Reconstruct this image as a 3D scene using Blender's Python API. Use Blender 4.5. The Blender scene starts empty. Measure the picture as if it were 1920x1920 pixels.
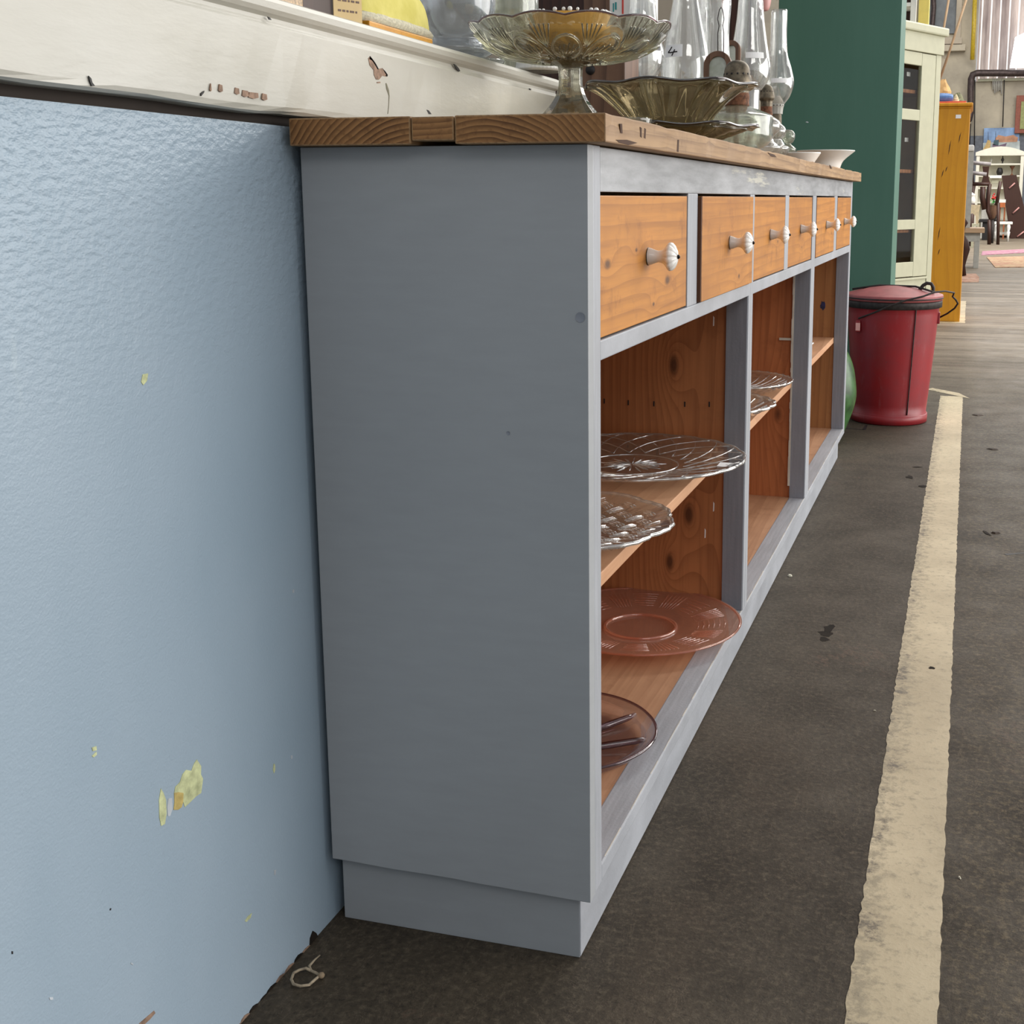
import bpy, bmesh, math, random
from mathutils import Vector, Matrix
random.seed(7)
S = bpy.context.scene
COL = S.collection
PI = math.pi

# ------------------------------------------------------------------ camera
F_PX, PX, PY = 2306.4, 1160.7, 800.9
YAW, PITCH, ROLL = .274, .1838, .0007
CAM = Vector((.6616, -1.1502, .8215))
cy_, sy_ = math.cos(YAW), math.sin(YAW)
FWD = Vector((-sy_*math.cos(PITCH), cy_*math.cos(PITCH), -math.sin(PITCH)))
R0 = Vector((cy_, sy_, 0)); U0 = R0.cross(FWD)
RGT = R0*math.cos(ROLL)+U0*math.sin(ROLL)
UPV = -R0*math.sin(ROLL)+U0*math.cos(ROLL)
cd = bpy.data.cameras.new('camera'); cam = bpy.data.objects.new('camera', cd); COL.objects.link(cam)
m = Matrix((RGT, UPV, -FWD)).transposed().to_4x4(); m.translation = CAM
cam.matrix_world = m
cd.sensor_width = 36; cd.lens = F_PX/1920*36
cd.shift_x = (960-PX)/1920; cd.shift_y = (PY-960)/1920
cd.clip_start = .02; cd.clip_end = 200
S.camera = cam

def at(u, v, ax, val):
    """point of the place that lies at a plane x, y or z = val, measured off the photograph"""
    d = FWD + RGT*((u-PX)/F_PX) - UPV*((v-PY)/F_PX)
    k = 'xyz'.index(ax)
    return CAM + d*((val-CAM[k])/d[k])
def mpp(p):
    return (Vector(p)-CAM).dot(FWD)/F_PX

# ------------------------------------------------------------------ world, lights, exposure
W = bpy.data.worlds.new('hall_daylight'); S.world = W; W.use_nodes = True
W.node_tree.nodes['Background'].inputs[0].default_value = (.93, .96, 1, 1)
W.node_tree.nodes['Background'].inputs[1].default_value = .54
def area(name, loc, target, sx, sy, power, col):
    l = bpy.data.lights.new(name, 'AREA'); l.shape = 'RECTANGLE'; l.size = sx; l.size_y = sy
    l.energy = power; l.color = col
    o = bpy.data.objects.new(name, l); COL.objects.link(o); o.location = loc
    o.rotation_euler = (Vector(target)-Vector(loc)).to_track_quat('-Z', 'Y').to_euler()
    return o
area('side_light', (4.8, 2.4, 1.25), (0, .8, .5), 6.0, 2.3, 275, (1, .975, .94))  # unseen opening, its height chosen to light the wall more than the floor
area('overhead_fill', (3.6, -4.5, 4.2), (.2, 0, .6), 3.0, 1.2, 50, (1, .98, .95))  # fill added from above and behind the camera
area('overhead_fill', (3.2, 8, 5), (.7, 7, 0), 2.2, 7, 520, (1, .96, .9))  # added overhead to brighten the floor further in
area('daylight_behind_sheets', (4, 31, 6), (4, 29, 5.4), 8, 4, 900, (1, 1, 1))
area('overhead_fill', (3.5, 20, 6), (1.0, 21, 0), 3, 12, 1500, (1, .97, .92))  # added overhead to brighten the far end
S.view_settings.view_transform = 'Standard'
try: S.view_settings.look = 'None'
except Exception: pass
S.view_settings.exposure = 0.0
S.view_settings.gamma = 1
S.view_settings.use_curve_mapping = False
S.cycles.max_bounces = 14; S.cycles.transmission_bounces = 12; S.cycles.transparent_max_bounces = 24
S.cycles.sample_clamp_indirect = 6

# ------------------------------------------------------------------ materials
def lin(c):
    f = lambda x: x/12.92 if x <= .04045 else ((x+.055)/1.055)**2.4
    return tuple(f(v/255) for v in c)+(1,)
class N:
    def __init__(s, name):
        s.m = bpy.data.materials.new(name); s.m.use_nodes = True; s.t = s.m.node_tree; s.t.nodes.clear()
        s.out = s.n('ShaderNodeOutputMaterial')
        s.tc = s.n('ShaderNodeTexCoord')
    def n(s, k, **kw):
        x = s.t.nodes.new(k)
        for a, b in kw.items(): setattr(x, a, b)
        return x
    def l(s, a, b): s.t.links.new(a, b)
    def set(s, sock, v):
        if hasattr(v, 'is_linked') or isinstance(v, bpy.types.NodeSocket): s.l(v, sock)
        else: sock.default_value = v
    def mapping(s, sc=(1, 1, 1), loc=(0, 0, 0), rot=(0, 0, 0)):
        mp = s.n('ShaderNodeMapping'); mp.inputs['Scale'].default_value = sc; mp.inputs['Location'].default_value = loc
        mp.inputs['Rotation'].default_value = rot
        s.l(s.tc.outputs['Object'], mp.inputs['Vector']); return mp.outputs[0]
    def noise(s, vec, scale=5, detail=4, rough=.55, dist=0):
        x = s.n('ShaderNodeTexNoise'); s.l(vec, x.inputs['Vector']); x.inputs['Scale'].default_value = scale
        x.inputs['Detail'].default_value = detail; x.inputs['Roughness'].default_value = rough; x.inputs['Distortion'].default_value = dist
        return x.outputs[0]
    def math(s, op, a, b=0., c=None, clamp=False):
        x = s.n('ShaderNodeMath', operation=op, use_clamp=clamp)
        s.set(x.inputs[0], a); s.set(x.inputs[1], b)
        if c is not None: s.set(x.inputs[2], c)
        return x.outputs[0]
    def rng(s, v, a, b, c=0., d=1.):
        x = s.n('ShaderNodeMapRange'); s.set(x.inputs[0], v)
        for i, q in enumerate((a, b, c, d)): x.inputs[i+1].default_value = q
        return x.outputs[0]
    def mix(s, f, a, b, mode='MIX'):
        x = s.n('ShaderNodeMix', data_type='RGBA', blend_type=mode); s.set(x.inputs[0], f)
        s.set(x.inputs[6], a); s.set(x.inputs[7], b); return x.outputs[2]
    def bump(s, h, st=.2, dist=.002):
        x = s.n('ShaderNodeBump'); s.l(h, x.inputs['Height']); x.inputs['Strength'].default_value = st
        x.inputs['Distance'].default_value = dist; return x.outputs[0]
    def pbr(s, col, rough=.5, metal=0., nrm=None, spec=.5, **kw):
        p = s.n('ShaderNodeBsdfPrincipled'); s.set(p.inputs['Base Color'], col); s.set(p.inputs['Roughness'], rough)
        s.set(p.inputs['Metallic'], metal); p.inputs['Specular IOR Level'].default_value = spec
        if nrm is not None: s.l(nrm, p.inputs['Normal'])
        for k, v in kw.items(): s.set(p.inputs[k.replace('_', ' ')], v)
        s.l(p.outputs[0], s.out.inputs[0]); return s.m

def plain(name, rgb, rough=.5, metal=0., var=.12, scale=20, spec=.5, bump=.0):
    n = N(name); v = n.mapping()
    f = n.noise(v, scale, 4)
    c = lin(rgb); d = tuple(x*(1-var*2) for x in c[:3])+(1,); e = tuple(min(1, x*(1+var)) for x in c[:3])+(1,)
    return n.pbr(n.mix(n.rng(f, .3, .7), d, e), rough, metal, n.bump(f, bump) if bump else None, spec)

def paint(name, rgb, rough=.55, wear=None, wear_rgb=(190, 180, 160), streak=(6, 6, 60), stip=.1, amount=.62, var=.1, drips=None):
    n = N(name); v = n.mapping()
    s1 = n.noise(n.mapping(streak), 3, 5, .6); s2 = n.noise(v, 3, 3)
    c = lin(rgb); d = tuple(x*(1-var*1.3) for x in c[:3])+(1,); e = tuple(min(1, x*(1+var)) for x in c[:3])+(1,)
    colr = n.mix(n.rng(n.math('ADD', s1, s2), .7, 1.3), d, e)
    if wear:
        w = n.noise(n.mapping(wear), 6, 6, .7)
        colr = n.mix(n.rng(w, amount, amount+.05), colr, lin(wear_rgb))
    fine = n.noise(v, 220, 3)
    return n.pbr(colr, rough, 0, n.bump(n.math('ADD', n.math('MULTIPLY', s1, .5), fine), stip, .001))

def wood(name, light, dark, axis='z', ring=34, knots=(), rough=.5, dist=2.2, contrast=.8, blot=.35, fine=.35, spec=.4, offs=(0, 0, 0), across=None, kamp=5.5):
    """pine: growth lines that run along one axis and bend round knots ((x, y, z, radius), in the object's own space)"""
    n = N(name)
    st = {'x': (.10, 1, 1), 'y': (1, .10, 1), 'z': (1, 1, .10)}[axis]
    p = n.mapping(st, offs)
    warp = n.noise(p, 3.2, 3, .5)
    sep = n.n('ShaderNodeSeparateXYZ'); n.l(p, sep.inputs[0])
    ax = [a for a in 'xyz' if a != axis]
    if across: ax = [across]
    h = None
    for a in ax:
        o = sep.outputs['xyz'.index(a)]
        h = o if h is None else n.math('ADD', h, n.math('MULTIPLY', o, .63))
    phase = n.math('ADD', n.math('MULTIPLY', h, ring), n.math('MULTIPLY', warp, dist*3.5))
    kd = None
    for (kx, ky, kz, kr) in knots:
        sub = n.n('ShaderNodeVectorMath', operation='SUBTRACT'); n.l(n.tc.outputs['Object'], sub.inputs[0]); sub.inputs[1].default_value = (kx, ky, kz)
        sc = n.n('ShaderNodeVectorMath', operation='MULTIPLY'); n.l(sub.outputs[0], sc.inputs[0])
        sc.inputs[1].default_value = {'x': (.45, 1, 1), 'y': (1, .45, 1), 'z': (1, 1, .45)}[axis]
        le = n.n('ShaderNodeVectorMath', operation='LENGTH'); n.l(sc.outputs[0], le.inputs[0])
        d = n.math('DIVIDE', le.outputs['Value'], kr)
        phase = n.math('ADD', phase, n.math('MULTIPLY', n.math('POWER', 2.718, n.math('MULTIPLY', d, -.42)), kamp))
        k = n.rng(d, .35, .95, 1, 0); kd = k if kd is None else n.math('MAXIMUM', kd, k)
    saw = n.math('FRACT', phase)
    line = n.math('POWER', saw, 2.4)
    fn = n.noise(n.mapping(tuple(x*(.3 if x < 1 else 1) for x in st), offs), 130, 3, .6)
    bl = n.noise(n.mapping((1, 1, 1), offs), 5, 4, .6)
    mid = tuple((a+b)/2 for a, b in zip(lin(light), lin(dark)))
    c = n.mix(n.math('MULTIPLY', line, contrast), lin(light), lin(dark))
    c = n.mix(n.math('MULTIPLY', n.rng(fn, .45, .8), fine), c, lin(dark))
    c = n.mix(n.math('MULTIPLY', n.rng(bl, .42, .75), blot), c, mid)
    b2 = n.noise(n.mapping((1, 1, 1), (4, 4, 4)), 16, 6, .75)
    c = n.mix(n.math('MULTIPLY', n.rng(b2, .55, .72), blot*.55), c, lin(dark))
    if kd is not None: c = n.mix(n.math('MULTIPLY', kd, .85), c, tuple(x*.35 for x in lin(dark)[:3])+(1,))
    return n.pbr(c, rough, 0, n.bump(n.math('ADD', line, fn), .12, .001), spec)

def endgrain(name, light, dark, cx, cz):
    n = N(name); v = n.mapping((1, .05, 1), (-cx, 0, -cz))
    ln = n.n('ShaderNodeVectorMath', operation='LENGTH'); n.l(v, ln.inputs[0])
    w = n.noise(n.mapping(), 9, 3)
    ph = n.math('FRACT', n.math('ADD', n.math('MULTIPLY', ln.outputs['Value'], 175), n.math('MULTIPLY', w, 3.0)))
    sp = n.noise(n.mapping(), 160, 4, .7)
    c = n.mix(n.math('MULTIPLY', n.rng(ph, .15, .9), n.rng(n.noise(n.mapping(), 14, 2), .3, .7, .35, 1)), lin(light), lin(dark))
    c = n.mix(n.math('MULTIPLY', n.rng(sp, .5, .75), .6), c, lin(dark))
    return n.pbr(c, .65, 0, n.bump(ph, .15, .001), .3)

def glass(name, tint=(1, 1, 1), refr=.5, rough=.02, bump=0., bscale=60, gloss=1.0, haze=0., hcol=None, f0=.05):
    n = N(name)
    c = tuple(tint)+(1,)
    tr = n.n('ShaderNodeBsdfTransparent'); tr.inputs[0].default_value = c
    rf = n.n('ShaderNodeBsdfRefraction'); rf.inputs['Color'].default_value = c; rf.inputs['IOR'].default_value = 1.47; rf.inputs['Roughness'].default_value = rough
    gl = n.n('ShaderNodeBsdfGlossy'); gl.inputs['Roughness'].default_value = max(rough, .03); gl.inputs[0].default_value = (gloss, gloss, gloss, 1)
    lw = n.n('ShaderNodeLayerWeight'); lw.inputs['Blend'].default_value = .5
    fr = n.n('ShaderNodeMath', operation='MULTIPLY_ADD', use_clamp=True)
    pw = n.n('ShaderNodeMath', operation='POWER'); n.l(lw.outputs['Facing'], pw.inputs[0]); pw.inputs[1].default_value = 4.0
    n.l(pw.outputs[0], fr.inputs[0]); fr.inputs[1].default_value = .9; fr.inputs[2].default_value = f0
    if bump:
        b = n.bump(n.noise(n.mapping(), bscale, 2), bump, .004)
        for q in (rf, gl, lw): n.l(b, q.inputs['Normal'])
    m1 = n.n('ShaderNodeMixShader'); m1.inputs[0].default_value = refr; n.l(tr.outputs[0], m1.inputs[1]); n.l(rf.outputs[0], m1.inputs[2])
    m2 = n.n('ShaderNodeMixShader'); n.l(fr.outputs[0], m2.inputs[0]); n.l(m1.outputs[0], m2.inputs[1]); n.l(gl.outputs[0], m2.inputs[2])
    last = m2.outputs[0]
    if haze:   # dust and body colour, plus bright reflections imitated by a pale diffuse
        df = n.n('ShaderNodeBsdfDiffuse'); df.inputs[0].default_value = (hcol or (.8, .8, .78))+(1,)
        tl = n.n('ShaderNodeBsdfTranslucent'); tl.inputs[0].default_value = (hcol or (.8, .8, .78))+(1,)
        m3 = n.n('ShaderNodeMixShader'); m3.inputs[0].default_value = .5; n.l(df.outputs[0], m3.inputs[1]); n.l(tl.outputs[0], m3.inputs[2])
        m4 = n.n('ShaderNodeMixShader'); m4.inputs[0].default_value = haze; n.l(last, m4.inputs[1]); n.l(m3.outputs[0], m4.inputs[2]); last = m4.outputs[0]
    n.l(last, n.out.inputs[0]); return n.m

M = {}
M['blue'] = None
def wall_blue():
    n = N('blue_wall_paint'); v = n.mapping()
    sep = n.n('ShaderNodeSeparateXYZ'); n.l(n.tc.outputs['Object'], sep.inputs[0])
    big = n.noise(v, 1.3, 3); mid = n.noise(n.mapping((1, 1, .5)), 5, 3)
    c = n.mix(n.rng(n.math('ADD', big, mid), .75, 1.25), lin((148, 167, 182)), lin((160, 177, 191)))
    sc = n.noise(n.mapping((1, 1, .15), rot=(.5, 0, 0)), 26, 5, .7)
    c = n.mix(n.rng(sc, .70, .76, 0, .35), c, lin((175, 190, 198)))
    st = n.noise(n.mapping((1, .7, 1.3)), 135, 2, .5); fine = n.noise(v, 420, 2, .5)
    amp = n.rng(sep.outputs[2], .62, .88, .12, 1.0)
    h = n.math('ADD', n.math('MULTIPLY', st, amp), n.math('MULTIPLY', fine, .14))
    return n.pbr(c, .42, 0, n.bump(h, .6, .004), .5)
M['blue'] = wall_blue()
M['paint'] = paint('grey_blue_paint', (156, 159, 162), .5, streak=(5, 5, 24), stip=.06, var=.04)
M['paint_front'] = paint('grey_blue_paint_brushed', (160, 163, 169), .45, streak=(60, 3, 6), stip=.25, var=.16)
M['paint_vert'] = paint('grey_blue_paint_vertical', (160, 163, 169), .45, streak=(60, 60, 3), stip=.25, var=.14)
M['paint_worn'] = paint('grey_blue_paint_worn', (158, 160, 163), .45, wear=(1, .35, 4), wear_rgb=(196, 194, 182), amount=.61, streak=(60, 4, 30), stip=.4, var=.26)
M['paint_in'] = paint('grey_blue_paint_shaded', (132, 136, 145), .5, streak=(60, 60, 4), stip=.2, var=.12)  # darker copy of the frame paint, bay shade put into the colour
M['edge'] = plain('worn_edge', (205, 200, 188), .5)
M['cream'] = None
def creamy():
    n = N('old_white_gloss_paint'); v = n.mapping()
    a = n.noise(n.mapping((1, .35, 1)), 7, 5, .6)
    c = n.mix(n.rng(a, .35, .7), lin((178, 175, 163)), lin((190, 188, 179)))
    yl = n.noise(n.mapping((1, .4, 1), (3, 0, 0)), 4.5, 3)
    c = n.mix(n.rng(yl, .58, .72, 0, .5), c, lin((198, 186, 152)))
    f = n.noise(n.mapping((1, .25, 1)), 60, 4, .6)
    return n.pbr(c, .38, 0, n.bump(n.math('ADD', a, n.math('MULTIPLY', f, .5)), .35, .004), .5)
M['cream'] = creamy()
M['dark_gap'] = plain('dark_shade_strip', (48, 40, 34), .9)  # painted shade for the gap below the ledge
M['chip_wood'] = plain('bare_wood_chip', (150, 122, 102), .8, var=.25, scale=120)
M['chip_yellow'] = plain('old_yellow_plaster', (203, 208, 160), .85, var=.2, scale=90)
M['chip_orange'] = plain('old_ochre_plaster', (200, 178, 110), .85, var=.2, scale=90)
M['chip_white'] = plain('old_white_layer', (196, 202, 208), .8)
M['black'] = plain('black_mark', (26, 22, 22), .6)

M['top_wood'] = wood('worktop_pine', (168, 134, 94), (98, 68, 42), 'y', ring=120, dist=1.2, contrast=.55, blot=.7, fine=.8, rough=.65)
M['drawer_wood'] = wood('drawer_pine', (196, 130, 50), (116, 62, 22), 'y', ring=46, dist=1.5, contrast=.34, blot=1.0, fine=.45, rough=.42, kamp=1.6,
    knots=[(.3049, .075, .755, .007), (.3049, .34, .722, .008), (.3049, .19, .765, .003), (.3118, .80, .70, .005), (.3059, 1.25, .74, .004), (.3049, .27, .698, .0035), (.3059, 1.62, .715, .004), (.3079, 2.2, .73, .005)], across='z')
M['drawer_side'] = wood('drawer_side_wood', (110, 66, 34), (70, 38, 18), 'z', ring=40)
M['pine_div'] = wood('divider_pine', (178, 116, 72), (112, 62, 34), 'z', ring=62, dist=1.5, contrast=.42, blot=.5, fine=.5, rough=.5, kamp=7,
    knots=[(.176, .93, .535, .011), (.206, .93, .268, .012), (.172, .93, .178, .010)], across='x')
M['pine_div2'] = wood('divider_pine_plain', (182, 112, 68), (122, 64, 36), 'z', ring=55, dist=1.5, contrast=.38, blot=.5, fine=.45, rough=.5, kamp=5,
    knots=[(.235, 1.79, .305, .013)], across='x')
M['pine_div3'] = wood('divider_pine_brown', (160, 112, 68), (104, 62, 34), 'z', ring=30, contrast=.45, blot=.5, fine=.5, across='x')
M['pine_floor'] = wood('shelf_pine', (190, 146, 112), (138, 94, 66), 'y', ring=30, dist=2, contrast=.35, blot=.8, fine=.5, rough=.5, across='x')
M['pine_shelf'] = wood('shelf_board_pine', (206, 158, 120), (160, 108, 74), 'y', ring=30, dist=2, contrast=.35, blot=.3, fine=.3, across='x')
M['porcelain'] = plain('white_porcelain', (238, 234, 228), .18, var=.03)
M['dark_metal'] = plain('dark_screw_metal', (40, 34, 30), .35, .9)

def concrete():
    n = N('dark_concrete'); v = n.mapping()
    a = n.noise(v, .9, 5, .6); b = n.noise(v, 7, 6, .65); g = n.noise(v, 110, 4, .75); s = n.noise(v, 330, 2, .6)
    c = n.mix(n.rng(n.math('ADD', a, b), .75, 1.25), lin((52, 45, 37)), lin((74, 65, 53)))
    rd = n.noise(n.mapping((1, .6, 1), (4, 9, 0)), 2.2, 4, .6)
    c = n.mix(n.rng(rd, .55, .75, 0, .5), c, lin((76, 62, 48)))
    c = n.mix(n.rng(g, .50, .72, 0, .55), c, lin((108, 97, 80)))
    c = n.mix(n.rng(g, .30, .44, .6, 0), c, lin((28, 24, 21)))
    st = n.noise(n.mapping((1, 1.6, 1), (1, 5, 2)), 2.6, 3)
    c = n.mix(n.rng(st, .66, .74, 0, .4), c, lin((38, 33, 30)))
    # fine pale scratches
    w = n.noise(n.mapping((3, .8, 1), (9, 2, 0)), 3.5, 6, .75, 2.0)
    c = n.mix(n.math('MULTIPLY', n.rng(n.math('ABSOLUTE', n.math('SUBTRACT', w, .5)), 0, .006, 1, 0), .2), c, lin((150, 132, 112)))
    # reflected daylight put into the colour as a pale streaky lane further in
    sep = n.n('ShaderNodeSeparateXYZ'); n.l(n.tc.outputs['Object'], sep.inputs[0])
    hs = n.noise(n.mapping((.25, 2.6, 1), (0, 3, 0)), 2.4, 6, .7)
    sheen = n.math('MULTIPLY', n.rng(sep.outputs[1], 3.4, 7.5), n.rng(hs, .38, .62, .25, 1.0), clamp=True)
    c = n.mix(n.math('MULTIPLY', sheen, .9), c, lin((152, 139, 122)))
    agg = n.math('MULTIPLY', n.rng(sep.outputs[0], .66, .70), n.rng(n.noise(v, 75, 6, .85), .50, .60))
    c = n.mix(n.math('MULTIPLY', agg, .32), c, lin((136, 120, 92)))
    c = n.mix(n.math('MULTIPLY', n.rng(n.noise(n.mapping((1, 1, 1), (5, 3, 2)), 90, 5, .85), .56, .62), .45), c, lin((26, 22, 18)))
    pk = n.noise(n.mapping((1.2, 1, 1), (2, 7, 1)), 1.7, 6, .75, .5)
    c = n.mix(n.math('MULTIPLY', n.math('MULTIPLY', n.rng(n.noise(v, 1.1, 2), .52, .66), n.rng(n.math('ABSOLUTE', n.math('SUBTRACT', pk, .52)), 0, .012, 1, 0)), .38), c, lin((132, 100, 84)))
    shine = n.math('MULTIPLY', n.rng(sep.outputs[0], .66, .74), n.rng(sep.outputs[1], 1.2, 3.2))
    r = n.math('SUBTRACT', n.rng(n.math('ADD', b, a), .7, 1.3, .80, .55), n.math('MULTIPLY', shine, .14))
    h = n.math('ADD', n.math('MULTIPLY', b, .9), n.math('MULTIPLY', g, .35))
    return n.pbr(c, r, 0, n.bump(n.math('ADD', h, n.math('MULTIPLY', s, .1)), .5, .004), .22)
M['floor'] = concrete()
def linepaint():
    n = N('worn_line_paint'); v = n.mapping()
    a = n.noise(v, 4, 5, .6); g = n.noise(v, 60, 5, .75); p = n.noise(v, 26, 6, .8)
    c = n.mix(n.rng(a, .35, .7), lin((170, 154, 124)), lin((200, 184, 152)))
    sep = n.n('ShaderNodeSeparateXYZ'); n.l(n.tc.outputs['Object'], sep.inputs[0])
    edge = n.rng(n.math('ADD', sep.outputs[0], n.math('MULTIPLY', a, .03)), .605, .635, .12, 0)
    c = n.mix(n.rng(n.math('ADD', g, edge), .52, .70, 0, .85), c, lin((140, 128, 104)))
    c = n.mix(n.rng(n.math('ADD', p, edge), .64, .74, 0, .85), c, lin((84, 74, 62)))
    return n.pbr(c, .55, 0, n.bump(g, .3, .002), .4)
M['line'] = linepaint()

M['g_clear'] = glass('clear_pressed_glass', (.99, .992, .985), .42, .01, haze=.055, hcol=(.85, .80, .74), f0=.09)
M['g_cut'] = glass('cut_glass_edge', (.98, .99, .98), .7, .01, haze=.10, hcol=(.9, .9, .88), f0=.30)
M['g_thin'] = glass('thin_clear_glass', (.965, .97, .965), .2, .01, bump=.6, bscale=16, haze=.03, f0=.11)
M['g_stand'] = glass('aged_pressed_glass', (.90, .90, .82), .68, .01, haze=.03, hcol=(.6, .6, .48), f0=.07)
M['g_olive'] = glass('olive_pressed_glass', (.66, .60, .46), .45, .02, haze=.04, hcol=(.30, .26, .17), f0=.07)
M['g_pink'] = glass('peach_pink_glass', (.98, .84, .77), .3, .02, haze=.22, hcol=(.98, .58, .42), f0=.07)
M['g_pcut'] = glass('pink_glass_ridge', (.96, .74, .64), .5, .02, haze=.25, hcol=(.95, .50, .36), f0=.15)
M['g_purple'] = glass('smoky_purple_glass', (.93, .89, .90), .3, .02, haze=.04, hcol=(.62, .52, .54), f0=.07)
M['g_ol_ridge'] = glass('olive_glass_ridge', (.74, .70, .52), .6, .02, haze=.12, hcol=(.55, .5, .34), f0=.2)
M['g_rim'] = glass('dark_olive_glass_rim', (.22, .17, .16), .3, .02, haze=.05, hcol=(.06, .04, .04), f0=.12)
M['g_rib'] = glass('dark_purple_glass_rib', (.55, .42, .46), .5, .02, haze=.05, hcol=(.1, .07, .09), f0=.08)
M['g_pale'] = glass('pale_green_glass', (.92, .94, .89), .4, .04, bump=.3, bscale=30, haze=.05)
M['g_smoke'] = glass('smoky_clear_glass', (.86, .88, .90), .25, .03, bump=.4, bscale=9, haze=.05)
M['rust'] = plain('rusty_brass', (116, 76, 52), .8, .2, var=.3, scale=150, bump=.5)
M['pewter'] = plain('tarnished_metal', (112, 102, 86), .5, .7, var=.3, scale=80)
M['red_paint'] = None
def redp():
    n = N('dull_red_paint'); v = n.mapping()
    a = n.noise(v, 7, 5, .65); b = n.noise(n.mapping((1, 1, .3)), 30, 5, .7)
    c = n.mix(n.rng(a, .35, .7), lin((146, 26, 32)), lin((128, 40, 46)))
    c = n.mix(n.rng(b, .58, .8, 0, .45), c, lin((150, 92, 96)))
    c = n.mix(n.rng(n.noise(v, 40, 4, .7), .70, .74), c, lin((92, 66, 60)))
    return n.pbr(c, .42, 0, n.bump(b, .2, .002), .5)
M['red_paint'] = redp()
M['iron'] = plain('dark_iron', (62, 56, 54), .6, .5, var=.25, scale=60)
def greenp():
    n = N('dark_green_paint')
    a = n.noise(n.mapping((1, 1, .2)), 9, 4, .6); b = n.noise(n.mapping(), 60, 5, .7)
    c = n.mix(n.rng(a, .3, .7), lin((68, 108, 93)), lin((74, 114, 99)))
    c = n.mix(n.rng(b, .72, .80, 0, .3), c, lin((110, 150, 136)))
    return n.pbr(c, .5, 0, n.bump(n.noise(n.mapping((1, 1, .08)), 120, 3), .2, .001), .4)
M['green'] = greenp()
M['ivory'] = plain('ivory_paint', (190, 188, 162), .45, var=.03)
M['ivory_line'] = plain('dull_ivory_line', (120, 116, 96), .8)  # dull ivory tone of one thin line on the ledge board
M['ochre'] = wood('ochre_stained_pine', (206, 146, 34), (160, 96, 18), 'z', ring=16, dist=3, contrast=.25, blot=.4, fine=.2, rough=.45,
    knots=[(.50, 7.5, .52, .012), (.58, 7.5, 1.2, .01)], across='x')
M['brown_in'] = wood('dark_cabinet_inside', (176, 118, 78), (110, 68, 44), 'z', ring=30)
M['brown_dark'] = wood('dark_brown_wood', (66, 38, 28), (36, 20, 15), 'z', ring=40)
M['brown_mid'] = wood('mid_brown_wood', (118, 88, 68), (74, 50, 38), 'z', ring=30)
M['tag'] = plain('white_price_tag', (240, 240, 240), .7, var=.01)
M['plaster'] = None
def plaster():
    n = N('stained_plaster'); v = n.mapping()
    a = n.noise(v, .8, 5, .65); b = n.noise(v, 3, 6, .75)
    c = n.mix(n.rng(a, .35, .7), lin((150, 142, 128)), lin((188, 178, 158)))
    c = n.mix(n.rng(b, .58, .72, 0, .6), c, lin((112, 96, 80)))
    return n.pbr(c, .85, 0, n.bump(b, .3, .01), .2)
M['plaster'] = plaster()
M['beige'] = plain('beige_plaster', (176, 164, 146), .8, var=.1, scale=3)
M['white'] = plain('white_painted_wood', (226, 224, 218), .5, var=.05)
M['yellow'] = plain('yellow_paint', (188, 160, 40), .45, var=.12)
M['grey_wood'] = plain('light_grey_paint', (176, 174, 166), .6, var=.08)
M['oak'] = wood('table_top_oak', (190, 160, 128), (150, 118, 88), 'x', ring=20)
M['pipe'] = plain('dark_pipe_metal', (74, 62, 60), .5, .5, var=.2)
M['pane'] = plain('dull_window_glass', (112, 116, 118), .15, var=.15, scale=4)

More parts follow.
